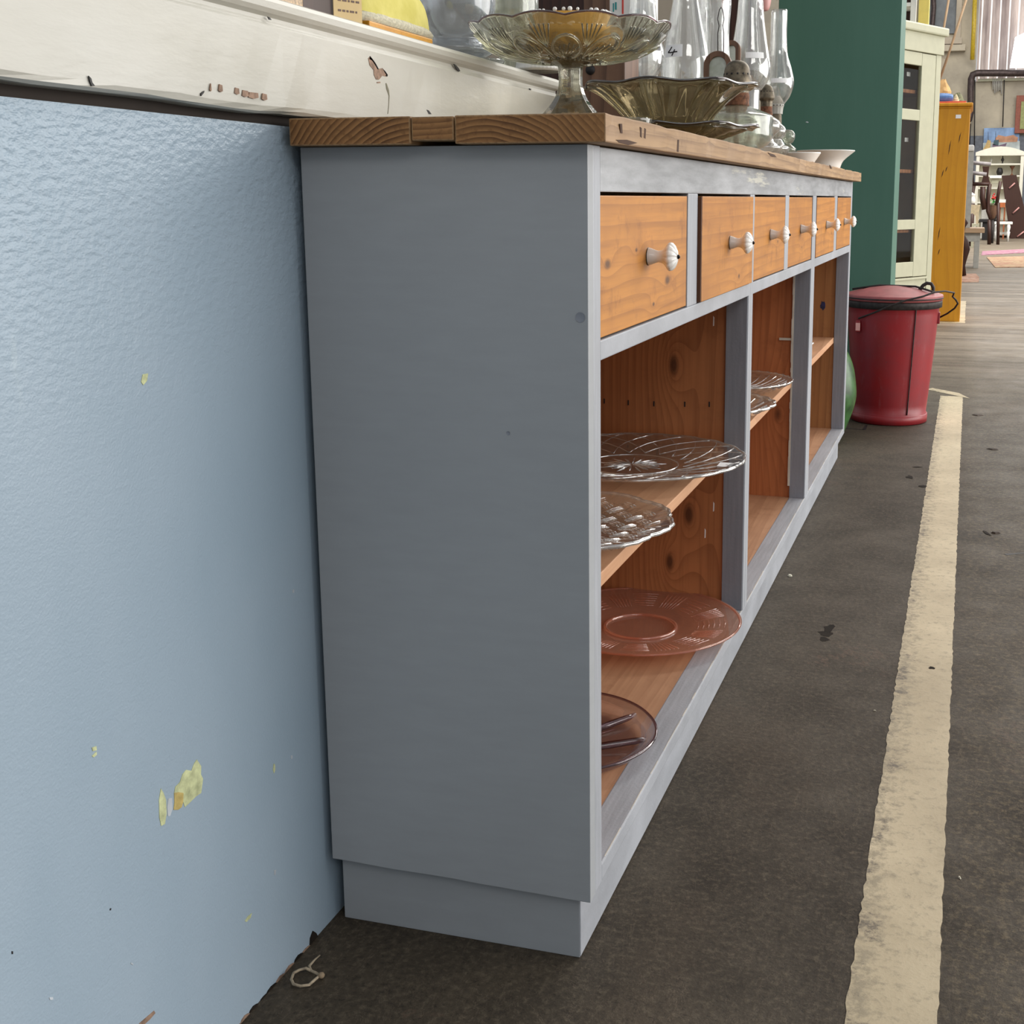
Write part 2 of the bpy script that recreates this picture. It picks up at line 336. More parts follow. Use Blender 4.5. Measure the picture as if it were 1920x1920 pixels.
# ------------------------------------------------------------------ mesh building
class MB:
    def __init__(s): s.v = []; s.f = []; s.mi = []; s.sm = []
    def add(s, vs, fs, mi=0, sm=False):
        o = len(s.v); s.v += [tuple(p) for p in vs]
        for f in fs: s.f.append(tuple(i+o for i in f)); s.mi.append(mi); s.sm.append(sm)
        return s
    def box(s, x0, x1, y0, y1, z0, z1, mi=0, tf=None):
        vs = [(x, y, z) for x in (x0, x1) for y in (y0, y1) for z in (z0, z1)]
        if tf: vs = [tf(Vector(p)) for p in vs]
        return s.add(vs, [(0, 1, 3, 2), (4, 6, 7, 5), (0, 4, 5, 1), (2, 3, 7, 6), (0, 2, 6, 4), (1, 5, 7, 3)], mi)
    def lathe(s, prof, c=(0, 0, 0), n=32, mi=0, mod=None, sm=True, closed=False, tf=None):
        vs = []
        for i, (r, z) in enumerate(prof):
            for k in range(n):
                t = 2*PI*k/n; rr, zz = r, z
                if mod: rr, zz = mod(t, i, r, z)
                p = Vector((rr*math.cos(t), rr*math.sin(t), zz))
                if tf: p = tf(p)
                vs.append(p+Vector(c))
        fs = []
        m_ = len(prof)
        for i in range(m_ if closed else m_-1):
            j = (i+1) % m_
            for k in range(n):
                k2 = (k+1) % n; fs.append((i*n+k, i*n+k2, j*n+k2, j*n+k))
        return s.add(vs, fs, mi, sm)
    def tube(s, path, r, n=8, mi=0, caps=True, closed=False):
        P = [Vector(p) for p in path]; L = len(P); rs = r if isinstance(r, (list, tuple)) else [r]*L
        vs = []; nv = None
        for i in range(L):
            a = P[i-1] if (i > 0 or closed) else P[i]; b = P[(i+1) % L] if (i < L-1 or closed) else P[i]
            t = (b-a).normalized()
            if nv is None: nv = t.orthogonal().normalized()
            nv = (nv-t*nv.dot(t)).normalized(); bn = t.cross(nv)
            for k in range(n):
                q = 2*PI*k/n; vs.append(P[i]+(nv*math.cos(q)+bn*math.sin(q))*rs[i])
        fs = []
        for i in range(L if closed else L-1):
            j = (i+1) % L
            for k in range(n): k2 = (k+1) % n; fs.append((i*n+k, i*n+k2, j*n+k2, j*n+k))
        if caps and not closed: fs += [tuple(range(n))[::-1], tuple(range((L-1)*n, L*n))]
        return s.add(vs, fs, mi, True)
    def prism(s, poly, o, ex, ey, d, mi=0):
        """2D outline on axes ex, ey at o, extruded by the vector d"""
        o, ex, ey, d = Vector(o), Vector(ex), Vector(ey), Vector(d); n = len(poly)
        a = [o+ex*p[0]+ey*p[1] for p in poly]; vs = a+[p+d for p in a]
        fs = [tuple(range(n)), tuple(range(n, 2*n))[::-1]]+[(i, i+n, (i+1) % n+n, (i+1) % n) for i in range(n)]
        return s.add(vs, fs, mi)

def origin_of(o):
    v = Vector((0, 0, 0))
    while o: v += o.location; o = o.parent
    return v
def part(name, mb, mats, parent=None, bevel=0, seg=2, label=None, smooth=None):
    me = bpy.data.meshes.new(name); base = origin_of(parent)
    me.from_pydata([tuple(Vector(p)-base) for p in mb.v], [], mb.f)
    for q in (mats if isinstance(mats, (list, tuple)) else [mats]): me.materials.append(M[q] if isinstance(q, str) else q)
    me.polygons.foreach_set('material_index', mb.mi); me.polygons.foreach_set('use_smooth', mb.sm)
    bm = bmesh.new(); bm.from_mesh(me)
    bmesh.ops.remove_doubles(bm, verts=bm.verts, dist=1e-6)
    bmesh.ops.recalc_face_normals(bm, faces=bm.faces)
    if bevel:
        bmesh.ops.bevel(bm, geom=[e for e in bm.edges if len(e.link_faces) == 2 and e.calc_face_angle(0) > .5], offset=bevel, segments=seg, affect='EDGES', profile=.6)
    bm.to_mesh(me); bm.free()
    o = bpy.data.objects.new(name, me); COL.objects.link(o)
    if parent: o.parent = parent
    if label: o['label'] = label
    return o
def thing(name, label, cat, loc, group=None):
    o = bpy.data.objects.new(name, None); COL.objects.link(o); o.location = loc; o.empty_display_size = .05
    o['label'] = label; o['category'] = cat
    if group: o['group'] = group
    return o
def single(name, mb, mats, label, cat, base, bevel=0, group=None, seg=2):
    """a thing that is one mesh; its origin is put at its base"""
    o = part(name, mb, mats, None, bevel, seg)
    b = Vector(base)
    o.data.transform(Matrix.Translation(-b)); o.location = b
    o['label'] = label; o['category'] = cat
    if group: o['group'] = group
    return o
def struct(name, mb, mats, bevel=0, parent=None):
    o = part(name, mb, mats, parent, bevel)
    if not parent: o['kind'] = 'structure'
    return o

# ------------------------------------------------------------------ the setting
fl = struct('floor', MB().box(-6, 12, -7, 29.3, -.1, 0), 'floor')
def strip(y0, y1, x0, x1, jit, n, sk=0.):
    L = []; Rr = []
    for i in range(n+1):
        y = y0+(y1-y0)*i/n
        L.append((x0+random.uniform(-jit, jit)+sk*(y-y0), y)); Rr.append((x1+random.uniform(-jit, jit)*.8+sk*(y-y0), y))
    vs = []
    for i in range(n+1):
        for (x, y) in (L[i], Rr[i]): vs += [(x, y, .0006), (x, y, -.004)]
    mb = MB(); fs = []
    for i in range(n):
        a = i*4; b = a+4
        fs += [(a, a+2, b+2, b), (a, b, b+1, a+1), (a+2, a+3, b+3, b+2)]
    fs += [(0, 1, 3, 2), (4*n, 4*n+2, 4*n+3, 4*n+1)]
    return mb.add(vs, fs)
part('painted_line', strip(-1.2, 4.18, .579, .671, .0016, 420), 'line', fl)
cr = MB(); cr.prism([(.515, 4.34), (.70, 4.13), (.655, 4.27), (.54, 4.39)], (0, 0, .0003), (1, 0, 0), (0, 1, 0), (0, 0, .0008)); part('painted_line', cr, 'line', fl)
part('painted_line', strip(7.42, 9.3, .60, .665, .004, 40), 'line', fl)
cr = MB().box(.47, .61, 7.40, 7.48, -.002, .0008); part('painted_line', cr, 'line', fl)
# cracks and pits that read as shapes on the floor
def flake(pts, z=.0008, th=.0006):
    return MB().prism(pts, (0, 0, z), (1, 0, 0), (0, 1, 0), (0, 0, th))
def blob(cx, cy, rx, ry, n=9, j=.3, rot=0.):
    o = []
    for i in range(n):
        t = 2*PI*i/n; k = 1+random.uniform(-j, j); x, y = rx*k*math.cos(t), ry*k*math.sin(t)
        o.append((cx+x*math.cos(rot)-y*math.sin(rot), cy+x*math.sin(rot)+y*math.cos(rot)))
    return o
M['stain'] = plain('oil_stain', (42, 36, 31), .8, var=.2, spec=.1)
M['litter'] = plain('pale_litter', (205, 200, 180), .7, var=.1)
M['leaf'] = plain('dry_brown_leaf', (60, 48, 38), .8, var=.2)
for (u, v, rx, ry) in [(1549, 1188, .018, .014), (1555, 1178, .012, .02), (1545, 1199, .012, .012)]:
    p = at(u, v, 'z', 0); part('oil_stain', flake(blob(p.x, p.y, rx*.8, ry, 11), .0001, .0002), 'stain', fl)
for (u, v, rx, ry, a) in [(1706, 895, .011, .02, .3), (1730, 912, .012, .012, 0), (1721, 876, .016, .006, .2), (1747, 1253, .006, .007, 0), (1850, 1000, .006, .02, .4)]:
    p = at(u, v, 'z', 0); part('floor_pit', flake(blob(p.x, p.y, rx, ry, 9, .35, a), .0009, .0003), 'stain', fl)
# crack by the bucket
for (a, b) in [((1583, 803), (1620, 806)), ((1620, 806), (1625, 797)), ((1735, 795), (1750, 797)), ((1885, 1040), (1920, 1037))]:
    p, q = at(*a, 'z', 0), at(*b, 'z', 0); d = (q-p).normalized(); w = Vector((-d.y, d.x, 0))*.006
    part('floor_crack', flake([(p-w).to_2d(), (q-w*.5).to_2d(), (q+w*.5).to_2d(), (p+w).to_2d()], .0002, .0003), 'black', fl)

# half-height blue wall along the left, continuing behind the counter
XW = -.0091
wl = struct('wall_left', MB().box(-.14, XW, -7, 3.30, 0, .893), 'blue')
part('shadow_strip', MB().box(-.14, XW-.010, -7, 3.30, .893, .9035), 'dark_gap', wl)  # dark strip standing in for the shadow line under the ledge board
def wall_flake(px, mat, name='paint_chip', x=XW, parent=wl, th=.0005):
    pts = [at(u, v, 'x', x) for u, v in px]
    mb = MB().prism([(p.y, p.z) for p in pts], (x-.0006, 0, 0), (0, 1, 0), (0, 0, 1), (th+.0006, 0, 0))
    part(name, mb, mat, parent)
def z7(pts): return [(a/3, 1300+b/3) for a, b in pts]
wall_flake(z7([(1105, 372), (1130, 410), (1128, 455), (1140, 480), (1130, 560), (1100, 580), (1060, 620), (1038, 640), (1028, 610), (1030, 560), (1000, 555), (978, 560), (985, 525), (1010, 500), (1025, 455), (1045, 430), (1075, 435), (1090, 395)]), 'chip_yellow')
wall_flake(z7([(978, 560), (1000, 555), (1030, 560), (1028, 610), (1020, 640), (1000, 655), (975, 655), (980, 610)]), 'chip_orange')
wall_flake(z7([(903, 535), (918, 560), (932, 600), (935, 680), (925, 735), (905, 745), (895, 700), (893, 600)]), 'chip_yellow')
wall_flake(z7([(945, 592), (965, 588), (968, 650), (955, 690), (942, 690), (938, 640)]), 'chip_white')
wall_flake(z7([(515, 305), (540, 297), (542, 320), (520, 325)]), 'chip_yellow')
wall_flake(z7([(515, 352), (540, 328), (543, 345), (525, 360)]), 'chip_yellow')
wall_flake(z7([(1538, 395), (1545, 400), (1547, 430), (1540, 450), (1534, 430)]), 'chip_yellow')
wall_flake(z7([(1635, 350), (1643, 348), (1643, 366), (1636, 370)]), 'chip_white')
wall_flake(z7([(1392, 1255), (1415, 1236), (1408, 1262), (1385, 1286), (1376, 1280)]), 'chip_yellow')
wall_flake(z7([(1540, 995), (1552, 992), (1548, 1020), (1542, 1022)]), 'chip_white')
wall_flake(z7([(735, 1513), (748, 1521), (746, 1528), (733, 1520)]), 'chip_white')
wall_flake(z7([(618, 1210), (624, 1208), (622, 1220), (616, 1220)]), 'black')
wall_flake(z7([(64, 1450), (71, 1450), (71, 1466), (65, 1466)]), 'black')
wall_flake(z7([(275, 1710), (295, 1708), (297, 1722), (280, 1724)]), 'chip_white')
wall_flake(z7([(780, 1858), (830, 1815), (865, 1785), (872, 1798), (840, 1835), (810, 1862)]), 'chip_wood')
wall_flake([(267, 702), (277, 700), (275, 714), (268, 722), (264, 716)], 'chip_yellow')
wall_flake([(548, 1106), (551, 1105), (551, 1111), (548, 1112)], 'chip_white')
# broken edge where the wall meets the floor
random.seed(3)
for i in range(16):
    y = -.30+i*.017+random.uniform(-.004, .004); h = random.uniform(.0008, .0035)
    if -.06 < y < -.035: h = random.uniform(.006, .014)
    w = random.uniform(.012, .022)
    mb = MB().prism([(y, .0), (y+w, .0), (y+w*.8, h*.5), (y+w*.45, h), (y+w*.1, h*.6)], (XW-.001, 0, 0), (0, 1, 0), (0, 0, 1), (.0022, 0, 0))
    part('plaster_chip', mb, random.choice(['chip_wood', 'stain', 'stain', 'chip_wood']), wl)

# white ledge board that caps the near part of the wall
prof = [(-.36, .9035), (.000, .9035), (.0045, .9055), (.006, .910), (.0062, .9835), (.0045, .986), (.003, .989), (.003, .9925), (.0075, .9955), (.010, .9995), (.0105, 1.0055), (.0085, 1.0095), (.004, 1.0115), (-.36, 1.0115)]
nseg = 90; mb = MB(); Y0, Y1 = -3.0, .81
vs = []
for i in range(nseg+1):
    y = Y0+(Y1-Y0)*i/nseg; wv = .0011*math.sin(y*9)+.0008*math.sin(y*23+1)
    for j, (x, z) in enumerate(prof):
        if 1 <= j <= 3: x, z = x+random.uniform(-.0011, .0011), z+random.uniform(-.0008, .0008)+wv
        if z > .97 and y > .76 and x > -.1: pass
        vs.append((x, y - (.0 if z > .95 else .03*(i == nseg)), z))
k = len(prof); fs = []
for i in range(nseg):
    for j in range(k): j2 = (j+1) % k; fs.append((i*k+j, (i+1)*k+j, (i+1)*k+j2, i*k+j2))
fs += [tuple(range(k)), tuple(range(nseg*k, nseg*k+k))[::-1]]
mb.add(vs, fs)
tr = struct('trim_1', mb, 'cream')
def z1(pts): return [(560+a/3.84, b/3.84) for a, b in pts]
XF = .0064
def tflake(px, mat, x=XF, nm='paint_chip'): wall_flake(px, mat, nm, x, tr)
tflake(z1([(500, 420), (515, 405), (528, 425), (545, 450), (570, 495), (600, 492), (620, 515), (638, 540), (630, 552), (600, 545), (575, 575), (555, 572), (540, 540), (538, 505), (510, 470)]), 'chip_wood')
tflake(z1([(505, 425), (512, 404), (532, 428), (552, 455), (575, 498), (565, 500), (545, 465), (525, 435)]), 'black')
tflake(z1([(600, 490), (622, 513), (640, 540), (636, 552), (618, 545), (628, 540), (612, 515)]), 'black')
tflake(z1([(560, 590), (585, 588), (588, 598), (562, 600)]), 'chip_wood')
tflake(z1([(648, 650), (652, 690), (648, 760), (642, 820), (638, 820), (645, 755), (647, 690), (630, 640), (625, 600), (630, 598)]), 'ivory_line')
tflake(z1([(1115, 460), (1130, 468), (1150, 490), (1162, 512), (1152, 515), (1135, 500)]), 'black')
tflake(z1([(920, 790), (935, 795), (955, 822), (935, 822)]), 'black')
tflake(z1([(1660, 636), (1672, 640), (1670, 650), (1662, 646)]), 'black')
for (a, b) in [((1650, 500), (1662, 535)), ((1405, 525), (1435, 565)), ((1450, 540), (1490, 580)), ((1490, 552), (1550, 590)), ((1570, 560), (1602, 600)), ((1310, 505), (1335, 550)), ((1258, 500), (1268, 545))]:
    if a[0] > 1640: continue
    tflake([(a[0]/3.2, b[1]/3.2-2), (a[0]/3.2+1.5, a[1]/3.2), (b[0]/3.2-1, a[1]/3.2+2), (b[0]/3.2, b[1]/3.2-1), ((a[0]+b[0])/6.4, b[1]/3.2+1)], 'chip_wood')
tflake([(530/3.2, 455/3.2), (545/3.2, 470/3.2), (552/3.2, 495/3.2), (568/3.2, 515/3.2), (548/3.2, 517/3.2), (538/3.2, 490/3.2)], 'black')
tflake([(1205/3.2, 560/3.2), (1225/3.2, 545/3.2), (1222/3.2, 556/3.2), (1205/3.2, 577/3.2)], 'black')
tflake([(1605/3.2, 100/3.2), (1615/3.2, 103/3.2), (1628/3.2, 120/3.2), (1615/3.2, 118/3.2)], 'black')

# partition behind the counter, seen through the glasses
struct('wall_back', MB().box(-3.2, -.20, 3.30, 3.40, 0, 2.9), 'beige')
struct('trim_2', MB().box(-.20, -.10, 3.28, 3.42, 0, 2.9), 'brown_dark', bevel=.004)

# far wall of the hall, 29 m off
wf = struct('wall_far', MB().box(-6, 12, 29, 29.3, 0, 3.45).box(-6, .62, 29, 29.3, 3.45, 7), 'plaster')
# translucent corrugated sheets above it
mb = MB(); vs = []; n_ = 260; x0c, x1c = .64, 8.0
for i in range(n_+1):
    x = x0c+(x1c-x0c)*i/n_; yy = 29.12+.05*math.sin(x*2*PI/.20)
    vs += [(x, yy, 3.45), (x, yy, 7.0), (x, yy+.006, 3.45), (x, yy+.006, 7.0)]
fs = []
for i in range(n_):
    a = i*4; b = a+4; fs += [(a, b, b+1, a+1), (a+2, a+3, b+3, b+2)]
mb.add(vs, fs, 0, True)
n = N('translucent_corrugated_sheet')
c = n.mix(n.rng(n.noise(n.mapping((1, 1, .2)), 2.2, 4, .6), .35, .7), lin((150, 138, 136)), lin((215, 206, 200)))
sx = n.n('ShaderNodeSeparateXYZ'); n.l(n.tc.outputs['Object'], sx.inputs[0])
st_ = n.math('FRACT', n.math('MULTIPLY', sx.outputs[0], 5.0)); c = n.mix(n.rng(n.math('ABSOLUTE', n.math('SUBTRACT', st_, .5)), .0, .12, 1, 0), c, (1, 1, 1, 1))  # white stripes paint the bright streaks of daylight along the corrugations
tl = n.n('ShaderNodeBsdfTranslucent'); n.l(c, tl.inputs[0]); p_ = n.n('ShaderNodeBsdfPrincipled'); n.l(c, p_.inputs['Base Color']); p_.inputs['Roughness'].default_value = .3
ms = n.n('ShaderNodeMixShader'); ms.inputs[0].default_value = .45; n.l(tl.outputs[0], ms.inputs[1]); n.l(p_.outputs[0], ms.inputs[2]); n.l(ms.outputs[0], n.out.inputs[0])
M['corr'] = n.m
struct('wall_upper', mb, 'corr')
n = N('bright_daylight_pane'); e = n.n('ShaderNodeEmission'); e.inputs[0].default_value = (.96, .98, 1, 1); e.inputs[1].default_value = 3.0; n.l(e.outputs[0], n.out.inputs[0]); M['daylight'] = n.m
a, b = at(1893, 128, 'y', 28.95), at(1893, 62, 'y', 28.95)
w2 = MB(); w2.prism([(a.x-.0, a.z), (a.x+1.8, a.z), (a.x+1.8, b.z+.3), (a.x+.5, b.z+.1), (a.x+.08, b.z-.1)], (0, 28.9, 0), (1, 0, 0), (0, 0, 1), (0, .05, 0))
struct('window_2', w2, 'daylight')
# old window upper left with frame
a, b = at(1752, 72, 'y', 28.9), at(1806, 0, 'y', 28.9)
wi = struct('window_1', MB().box(-1.2, b.x-.12, 28.93, 28.96, a.z+.1, 6.5), 'pane')
part('window_frame', MB().box(b.x-.14, b.x-.02, 28.86, 28.99, a.z-.02, 6.5).box(-1.2, b.x+.02, 28.84, 28.99, a.z-.14, a.z+.0).box(-.62, -.54, 28.88, 28.97, a.z, 6.5), 'beige', wi, bevel=.01)
part('window_sill', MB().box(-1.2, b.x+.10, 28.78, 28.99, a.z-.30, a.z-.16), 'plaster', wi, bevel=.01)
def pipe_thing(name, path, r, mat, label, cat='pipe'):
    mb = MB().tube(path, r, 12); b = min(path, key=lambda p: p[2]); return single(name, mb, mat, label, cat, b)
A = lambda u, v, y=28.7: at(u, v, 'y', y)
pipe_thing('metal_pipe', [A(1745, 160), A(1747, 60), A(1751, 14), A(1747, -60)], .055, 'pipe', 'thin rusty upright pipe just right of the ivory glazed cabinet', 'pipe')
pipe_thing('yellow_pole', [A(1823, 112), A(1826, 50), A(1829, -30)], .05, 'yellow', 'yellow upright pole high on the far wall', 'pole')
mb = MB().tube([A(1932, 137), A(1880, 137), A(1832, 137), A(1824, 140), A(1821, 148), A(1820, 170), A(1820, 212), A(1817, 224), A(1806, 232)], .075, 14)
single('heating_pipe', mb, 'pipe', 'dark bent pipe running along and down the far wall', 'pipe', A(1806, 232))
mb = MB().box(.68, 6, 28.92, 29.0, A(1880, 150).z, A(1880, 145).z)
struct('trim_3', mb, 'ivory')
for k_, (u, v0, v1) in enumerate([(1828, 150, 275), (1820, 232, 272), (1883, 150, 238)]):
    mb = MB().tube([A(u, v0, 28.9), A(u-1-k_, v1, 28.9)], .012, 6)
    single('wall_cable', mb, 'black', ['thin dark cable hanging down the far wall beside the bent pipe', 'short dark cable below the elbow of the bent pipe', 'thin dark cable on the far wall above the boat painting'][k_], 'cable', A(u-1-k_, v1, 28.9))
mb = MB()
for q in range(6): mb.tube([A(1862+q*3.2, 148, 28.93), A(1862+q*3.2, 168+(q*7) % 9, 28.93)], .014, 5)
part('drip_streaks', mb, 'grey_wood', wf)
# grey skirting band of paint on the far wall
struct('baseboard_far', MB().box(-6, 12, 28.97, 28.999, 0, A(1835, 245).z-.1), plain('slate_band', (98, 102, 110), .7))

# ------------------------------------------------------------------ the long counter
D, L, ZT, ZP = .3069, 2.79, .8725, .0799
T = thing('sideboard', 'long low grey-painted sideboard with six pine drawers and open bays, against the blue wall', 'sideboard', (0, 0, 0))
sp = MB()
ny = 24
# end panel, slightly uneven lower edge
outl = [(0.0, ZP+.003)]+[(D*i/12, ZP+.003-.004*i/12+random.uniform(-.0006, .0006)) for i in range(1, 12)]+[(D, ZP-.0012), (D, ZT), (0, ZT)]
sp.prism(outl, (0, 0, 0), (1, 0, 0), (0, 0, 1), (0, .018, 0))
part('end_panel', sp, 'paint', T, bevel=.0008)
# nail / knot marks on the end panel
for (u, v, r) in [(1088, 595, .005), (953, 812, .002)]:
    mk = MB(); p = at(u, v, 'y', 0); mk.lathe([(0, 0), (r*.8, 0), (r, .0003)], (0, 0, 0), 14, tf=lambda q, p=p: Vector((p.x+q.x, -.0002-q.z, p.z+q.y)))
    part('filled_nail_hole', mk, 'paint_in', T)
part('far_panel', MB().box(0, D-.04, L-.018, L, ZP, ZT), 'paint', T, bevel=.001)
part('plinth', MB().box(.003, D-.0177, .0167, .034, 0, ZP+.004), 'paint', T, bevel=.0008)
part('plinth', MB().box(D-.036, D-.0165, .0168, L-.02, .0012, ZP+.004), 'paint_front', T, bevel=.0015)
part('plinth', MB().box(.003, D-.036, L-.036, L-.02, 0, ZP), 'paint', T, bevel=.001)
TH = .0385; XI = D-TH
def stile(name, y0, y1, z0, z1, mat='paint_vert', x1=D, x0=None):
    return part(name, MB().box(x0 if x0 is not None else XI, x1, y0, y1, z0, z1), mat, T, bevel=.0014)
stile('stile', .0178, .0432, ZP-.0005, ZT)
stile('stile', .9255, .9445, .1002, ZT-.0445); stile('stile', .9455, .968, .1002, ZT-.0445)
stile('stile', 1.790, 1.8195, .1002, ZT-.0445); stile('stile', 1.8205, 1.855, .1002, ZT-.0445)
stile('stile', 2.752, L, ZP, ZT)
for (a, b) in ((.0432, .945), (.9456, 1.8198), (1.8204, 2.752)):
    part('top_rail', MB().box(XI, D, a, b, .828, ZT-.001), 'paint_worn', T, bevel=.0012)
for (a, b) in ((.0432, .9255), (.968, 1.790), (1.855, 2.752)):
    part('middle_rail', MB().box(XI, D, a, b, .659, .6795), 'paint_front', T, bevel=.0014)
part('bottom_rail', MB().box(XI, D, .0432, 2.752, ZP, .1003), 'paint_front', T, bevel=.0018)
for (a, b) in ((.4475, .507), (1.3425, 1.392), (2.271, 2.348)):
    part('drawer_divider', MB().box(XI, D-.0005, a, b, .6795, .828), 'paint_vert', T, bevel=.0014)
# a worn pale arris along the bottom rail
random.seed(11)
wr = MB(); y = .06
while y < 2.7:
    l_ = random.uniform(.02, .12); w = random.uniform(.0004, .0011)
    wr.box(D-.0016-w, D-.0012, y, y+l_, .1000, .10045); y += l_+random.uniform(.0, .05)
part('worn_edge', wr, 'edge', T)['kind'] = 'stuff'
part('back_panel', MB().box(.004, .012, .018, L-.018, ZP, ZT-.002), 'pine_div3', T)
part('bottom_board', MB().box(.012, XI+.0005, .018, L-.018, .083, .0998), 'pine_floor', T)
part('drawer_floor', MB().box(.012, XI, .018, L-.018, .662, .672), 'pine_div3', T)
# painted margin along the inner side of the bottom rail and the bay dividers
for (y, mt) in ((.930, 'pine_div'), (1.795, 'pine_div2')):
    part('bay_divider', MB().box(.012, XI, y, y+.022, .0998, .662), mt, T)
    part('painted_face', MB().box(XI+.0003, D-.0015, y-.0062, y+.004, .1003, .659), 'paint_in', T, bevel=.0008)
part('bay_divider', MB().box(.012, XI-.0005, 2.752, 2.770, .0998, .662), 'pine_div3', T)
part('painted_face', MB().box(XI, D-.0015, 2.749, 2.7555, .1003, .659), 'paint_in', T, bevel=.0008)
part('bay_divider', MB().box(.012, XI, .018, .030, .0998, .662), 'pine_div', T)
# rough unpainted seam and odd bits left on the second divider
sm = MB(); z = .13
random.seed(5)
while z < .655:
    h = random.uniform(.01, .03); sm.box(XI-.003-random.uniform(0, .0015), XI+.001, 1.7875, 1.7955, z, z+h); z += h
part('glue_line', sm, 'edge', T)
part('dowel_stub', MB().box(.235, XI, 1.7895, 1.7955, .487, .4925), 'edge', T)
for (u, v, yy) in [(1338, 602, .9295), (1338, 950, .9295), (1322, 1000, .9295)]:
    p = at(u, v, 'y', yy); part('paint_dab', MB().prism([(-.001, -.009), (.001, -.008), (.0013, .006), (-.0008, .009)], (p.x, yy, p.z), (1, 0, 0), (0, 0, 1), (0, .001, 0)), 'tag', T)
for (u, v) in [(1133, 752), (1178, 755), (1226, 757), (1284, 758), (1330, 758)]:
    p = at(u, v, 'y', .9297); part('nail', MB().box(p.x-.0011, p.x+.0011, .9292, .931, p.z-.0045, p.z+.0045), 'black', T)
n = N('ink_blot'); n.pbr(n.mix(n.rng(n.noise(n.mapping(), 60, 3), .4, .6), lin((30, 34, 84)), lin((22, 24, 50))), .6); M['ink'] = n.m
p = at(1543, 573, 'y', 2.7518)
part('ink_stain', MB().prism([(x, z) for x, z in blob(0, 0, .008, .014, 12, .2)], (p.x, 2.7515, p.z), (1, 0, 0), (0, 0, 1), (0, .001, 0)), 'ink', T)
# shelves, one board per bay
SX, SZ0, SZ1 = .2675, .374, .3915
for (a, b) in ((.030, .930), (.968, 1.795), (1.855, 2.752)):
    part('shelf', MB().box(.012, SX, a, b, SZ0, SZ1), 'pine_shelf', T, bevel=.0012)
# drawers with china knobs
def knob_mb(cx, cy, cz):
    mb = MB()
    pr = [(0.0098, 0), (.0100, .0015), (.0094, .004), (.0078, .008), (.0067, .012), (.0072, .016), (.0092, .0195), (.0128, .0222), (.0155, .0240), (.0168, .0262), (.0160, .0290), (.0125, .0322), (.0080, .0343), (.0035, .0352), (0, .0354)]
    def md(t, i, r, z):
        if i >= 7 and r > .003: r *= 1-.055*(abs(math.sin(6*t))**.5 < .55)-.03*(1-abs(math.sin(6*t)))
        if i >= 10 and r > .003: z -= .0012*(1-abs(math.sin(6*t)))
        return r, z
    tf = lambda q: Vector((q.z, q.x, q.y))
    mb.lathe(pr, (cx, cy, cz), 72, 0, md, True, tf=tf)
    mb.lathe([(0, .034), (.0026, .0343), (.0026, .0362), (.0014, .0378), (0, .038)], (cx, cy, cz), 12, 1, tf=tf)
    mb.lathe([(0, -.001), (.0104, -.001), (.0104, .0006), (0.0098, .0008)], (cx, cy, cz), 24, 1, tf=tf)
    return mb
DR = [(.0445, .4462, .0), (.5085, .9245, .007), (.9695, 1.3412, .001), (1.3935, 1.7888, .0), (1.858, 2.2695, .003), (2.351, 2.7505, .002)]
for i, (a, b, p) in enumerate(DR):
    fx = D-.002+p
    g = .004 if i in (1, 4, 5) else 0
    d = part('drawer', MB().box(fx-.018, fx, a+g, b, .6815, .8245), 'drawer_wood', T, bevel=.001)
    if g:   # near edge of the drawer front, its shade painted as dark wood
        pass
    if g: part('shaded_edge', MB().box(fx-.0175, fx-.0008, a+.0004, a+g-.0001, .682, .824), 'drawer_side', d)
    for q in (a+.012, b-.022): part('drawer_side', MB().box(.03, fx-.018, q, q+.010, .684, .80), 'drawer_side', d)
    yc = [.243, .718, 1.157, 1.595, 2.075, 2.555][i]
    part('knob', knob_mb(fx, yc, .7555), ['porcelain', 'dark_metal'], d, label='fluted white china knob with a dark centre screw')

# worktop of three pine planks
WT = thing('worktop', 'thick rough pine worktop of three planks lying on the grey sideboard', 'worktop', (0, 0, ZT))
xs = [.0006, .1335, .1790, .3311]
lo = [.0, -.0015, 0]
for i in range(3):
    mb = MB(); a, b = xs[i]+(.0006 if i else 0), xs[i+1]-(.0006 if i < 2 else 0)
    ys = [-.0211]+[-.0211+(L+.031)*j/80 for j in range(1, 80)]+[L+.0098]
    vs = []; random.seed(20+i)
    for j, y in enumerate(ys):
        bo = random.uniform(-.0020, 0) if (i == 2 and random.random() < .4 and 0 < j < 80) else 0
        bo2 = random.uniform(-.0038, 0) if (i == 2 and random.random() < .4 and 0 < j < 80) else 0
        zz = lo[i]
        vs += [(a, y, ZT+.0006+(.0045 if i == 1 else 0)*0), (b+bo, y, ZT+.0006-(.0)), (b+bo2, y, .9+bo*.8+zz*.3), (a, y, .9+zz*.3)]
    fs = [(0, 1, 2, 3)]
    for j in range(len(ys)-1):
        for q in range(4): fs.append((j*4+q, j*4+(q+1) % 4, j*4+4+(q+1) % 4, j*4+4+q))
    fs.append(tuple(range(4*len(ys)-4, 4*len(ys)))[::-1])
    mb.add(vs, fs)
    if i == 1: mb.v = [(x, y, z+(.0035 if z < .88 else -.0003)) for x, y, z in mb.v]
    eg = endgrain('end_grain', (160, 116, 72), (92, 60, 34), [.150, .156, .200][i], [.775, 1.3, .775][i]-ZT if i != 1 else .3)
    mb.mi[0] = 1
    o = part('plank', mb, ['top_wood', eg], WT, bevel=.0014)
M['gouge'] = plain('dark_gouge', (72, 46, 30), .9)
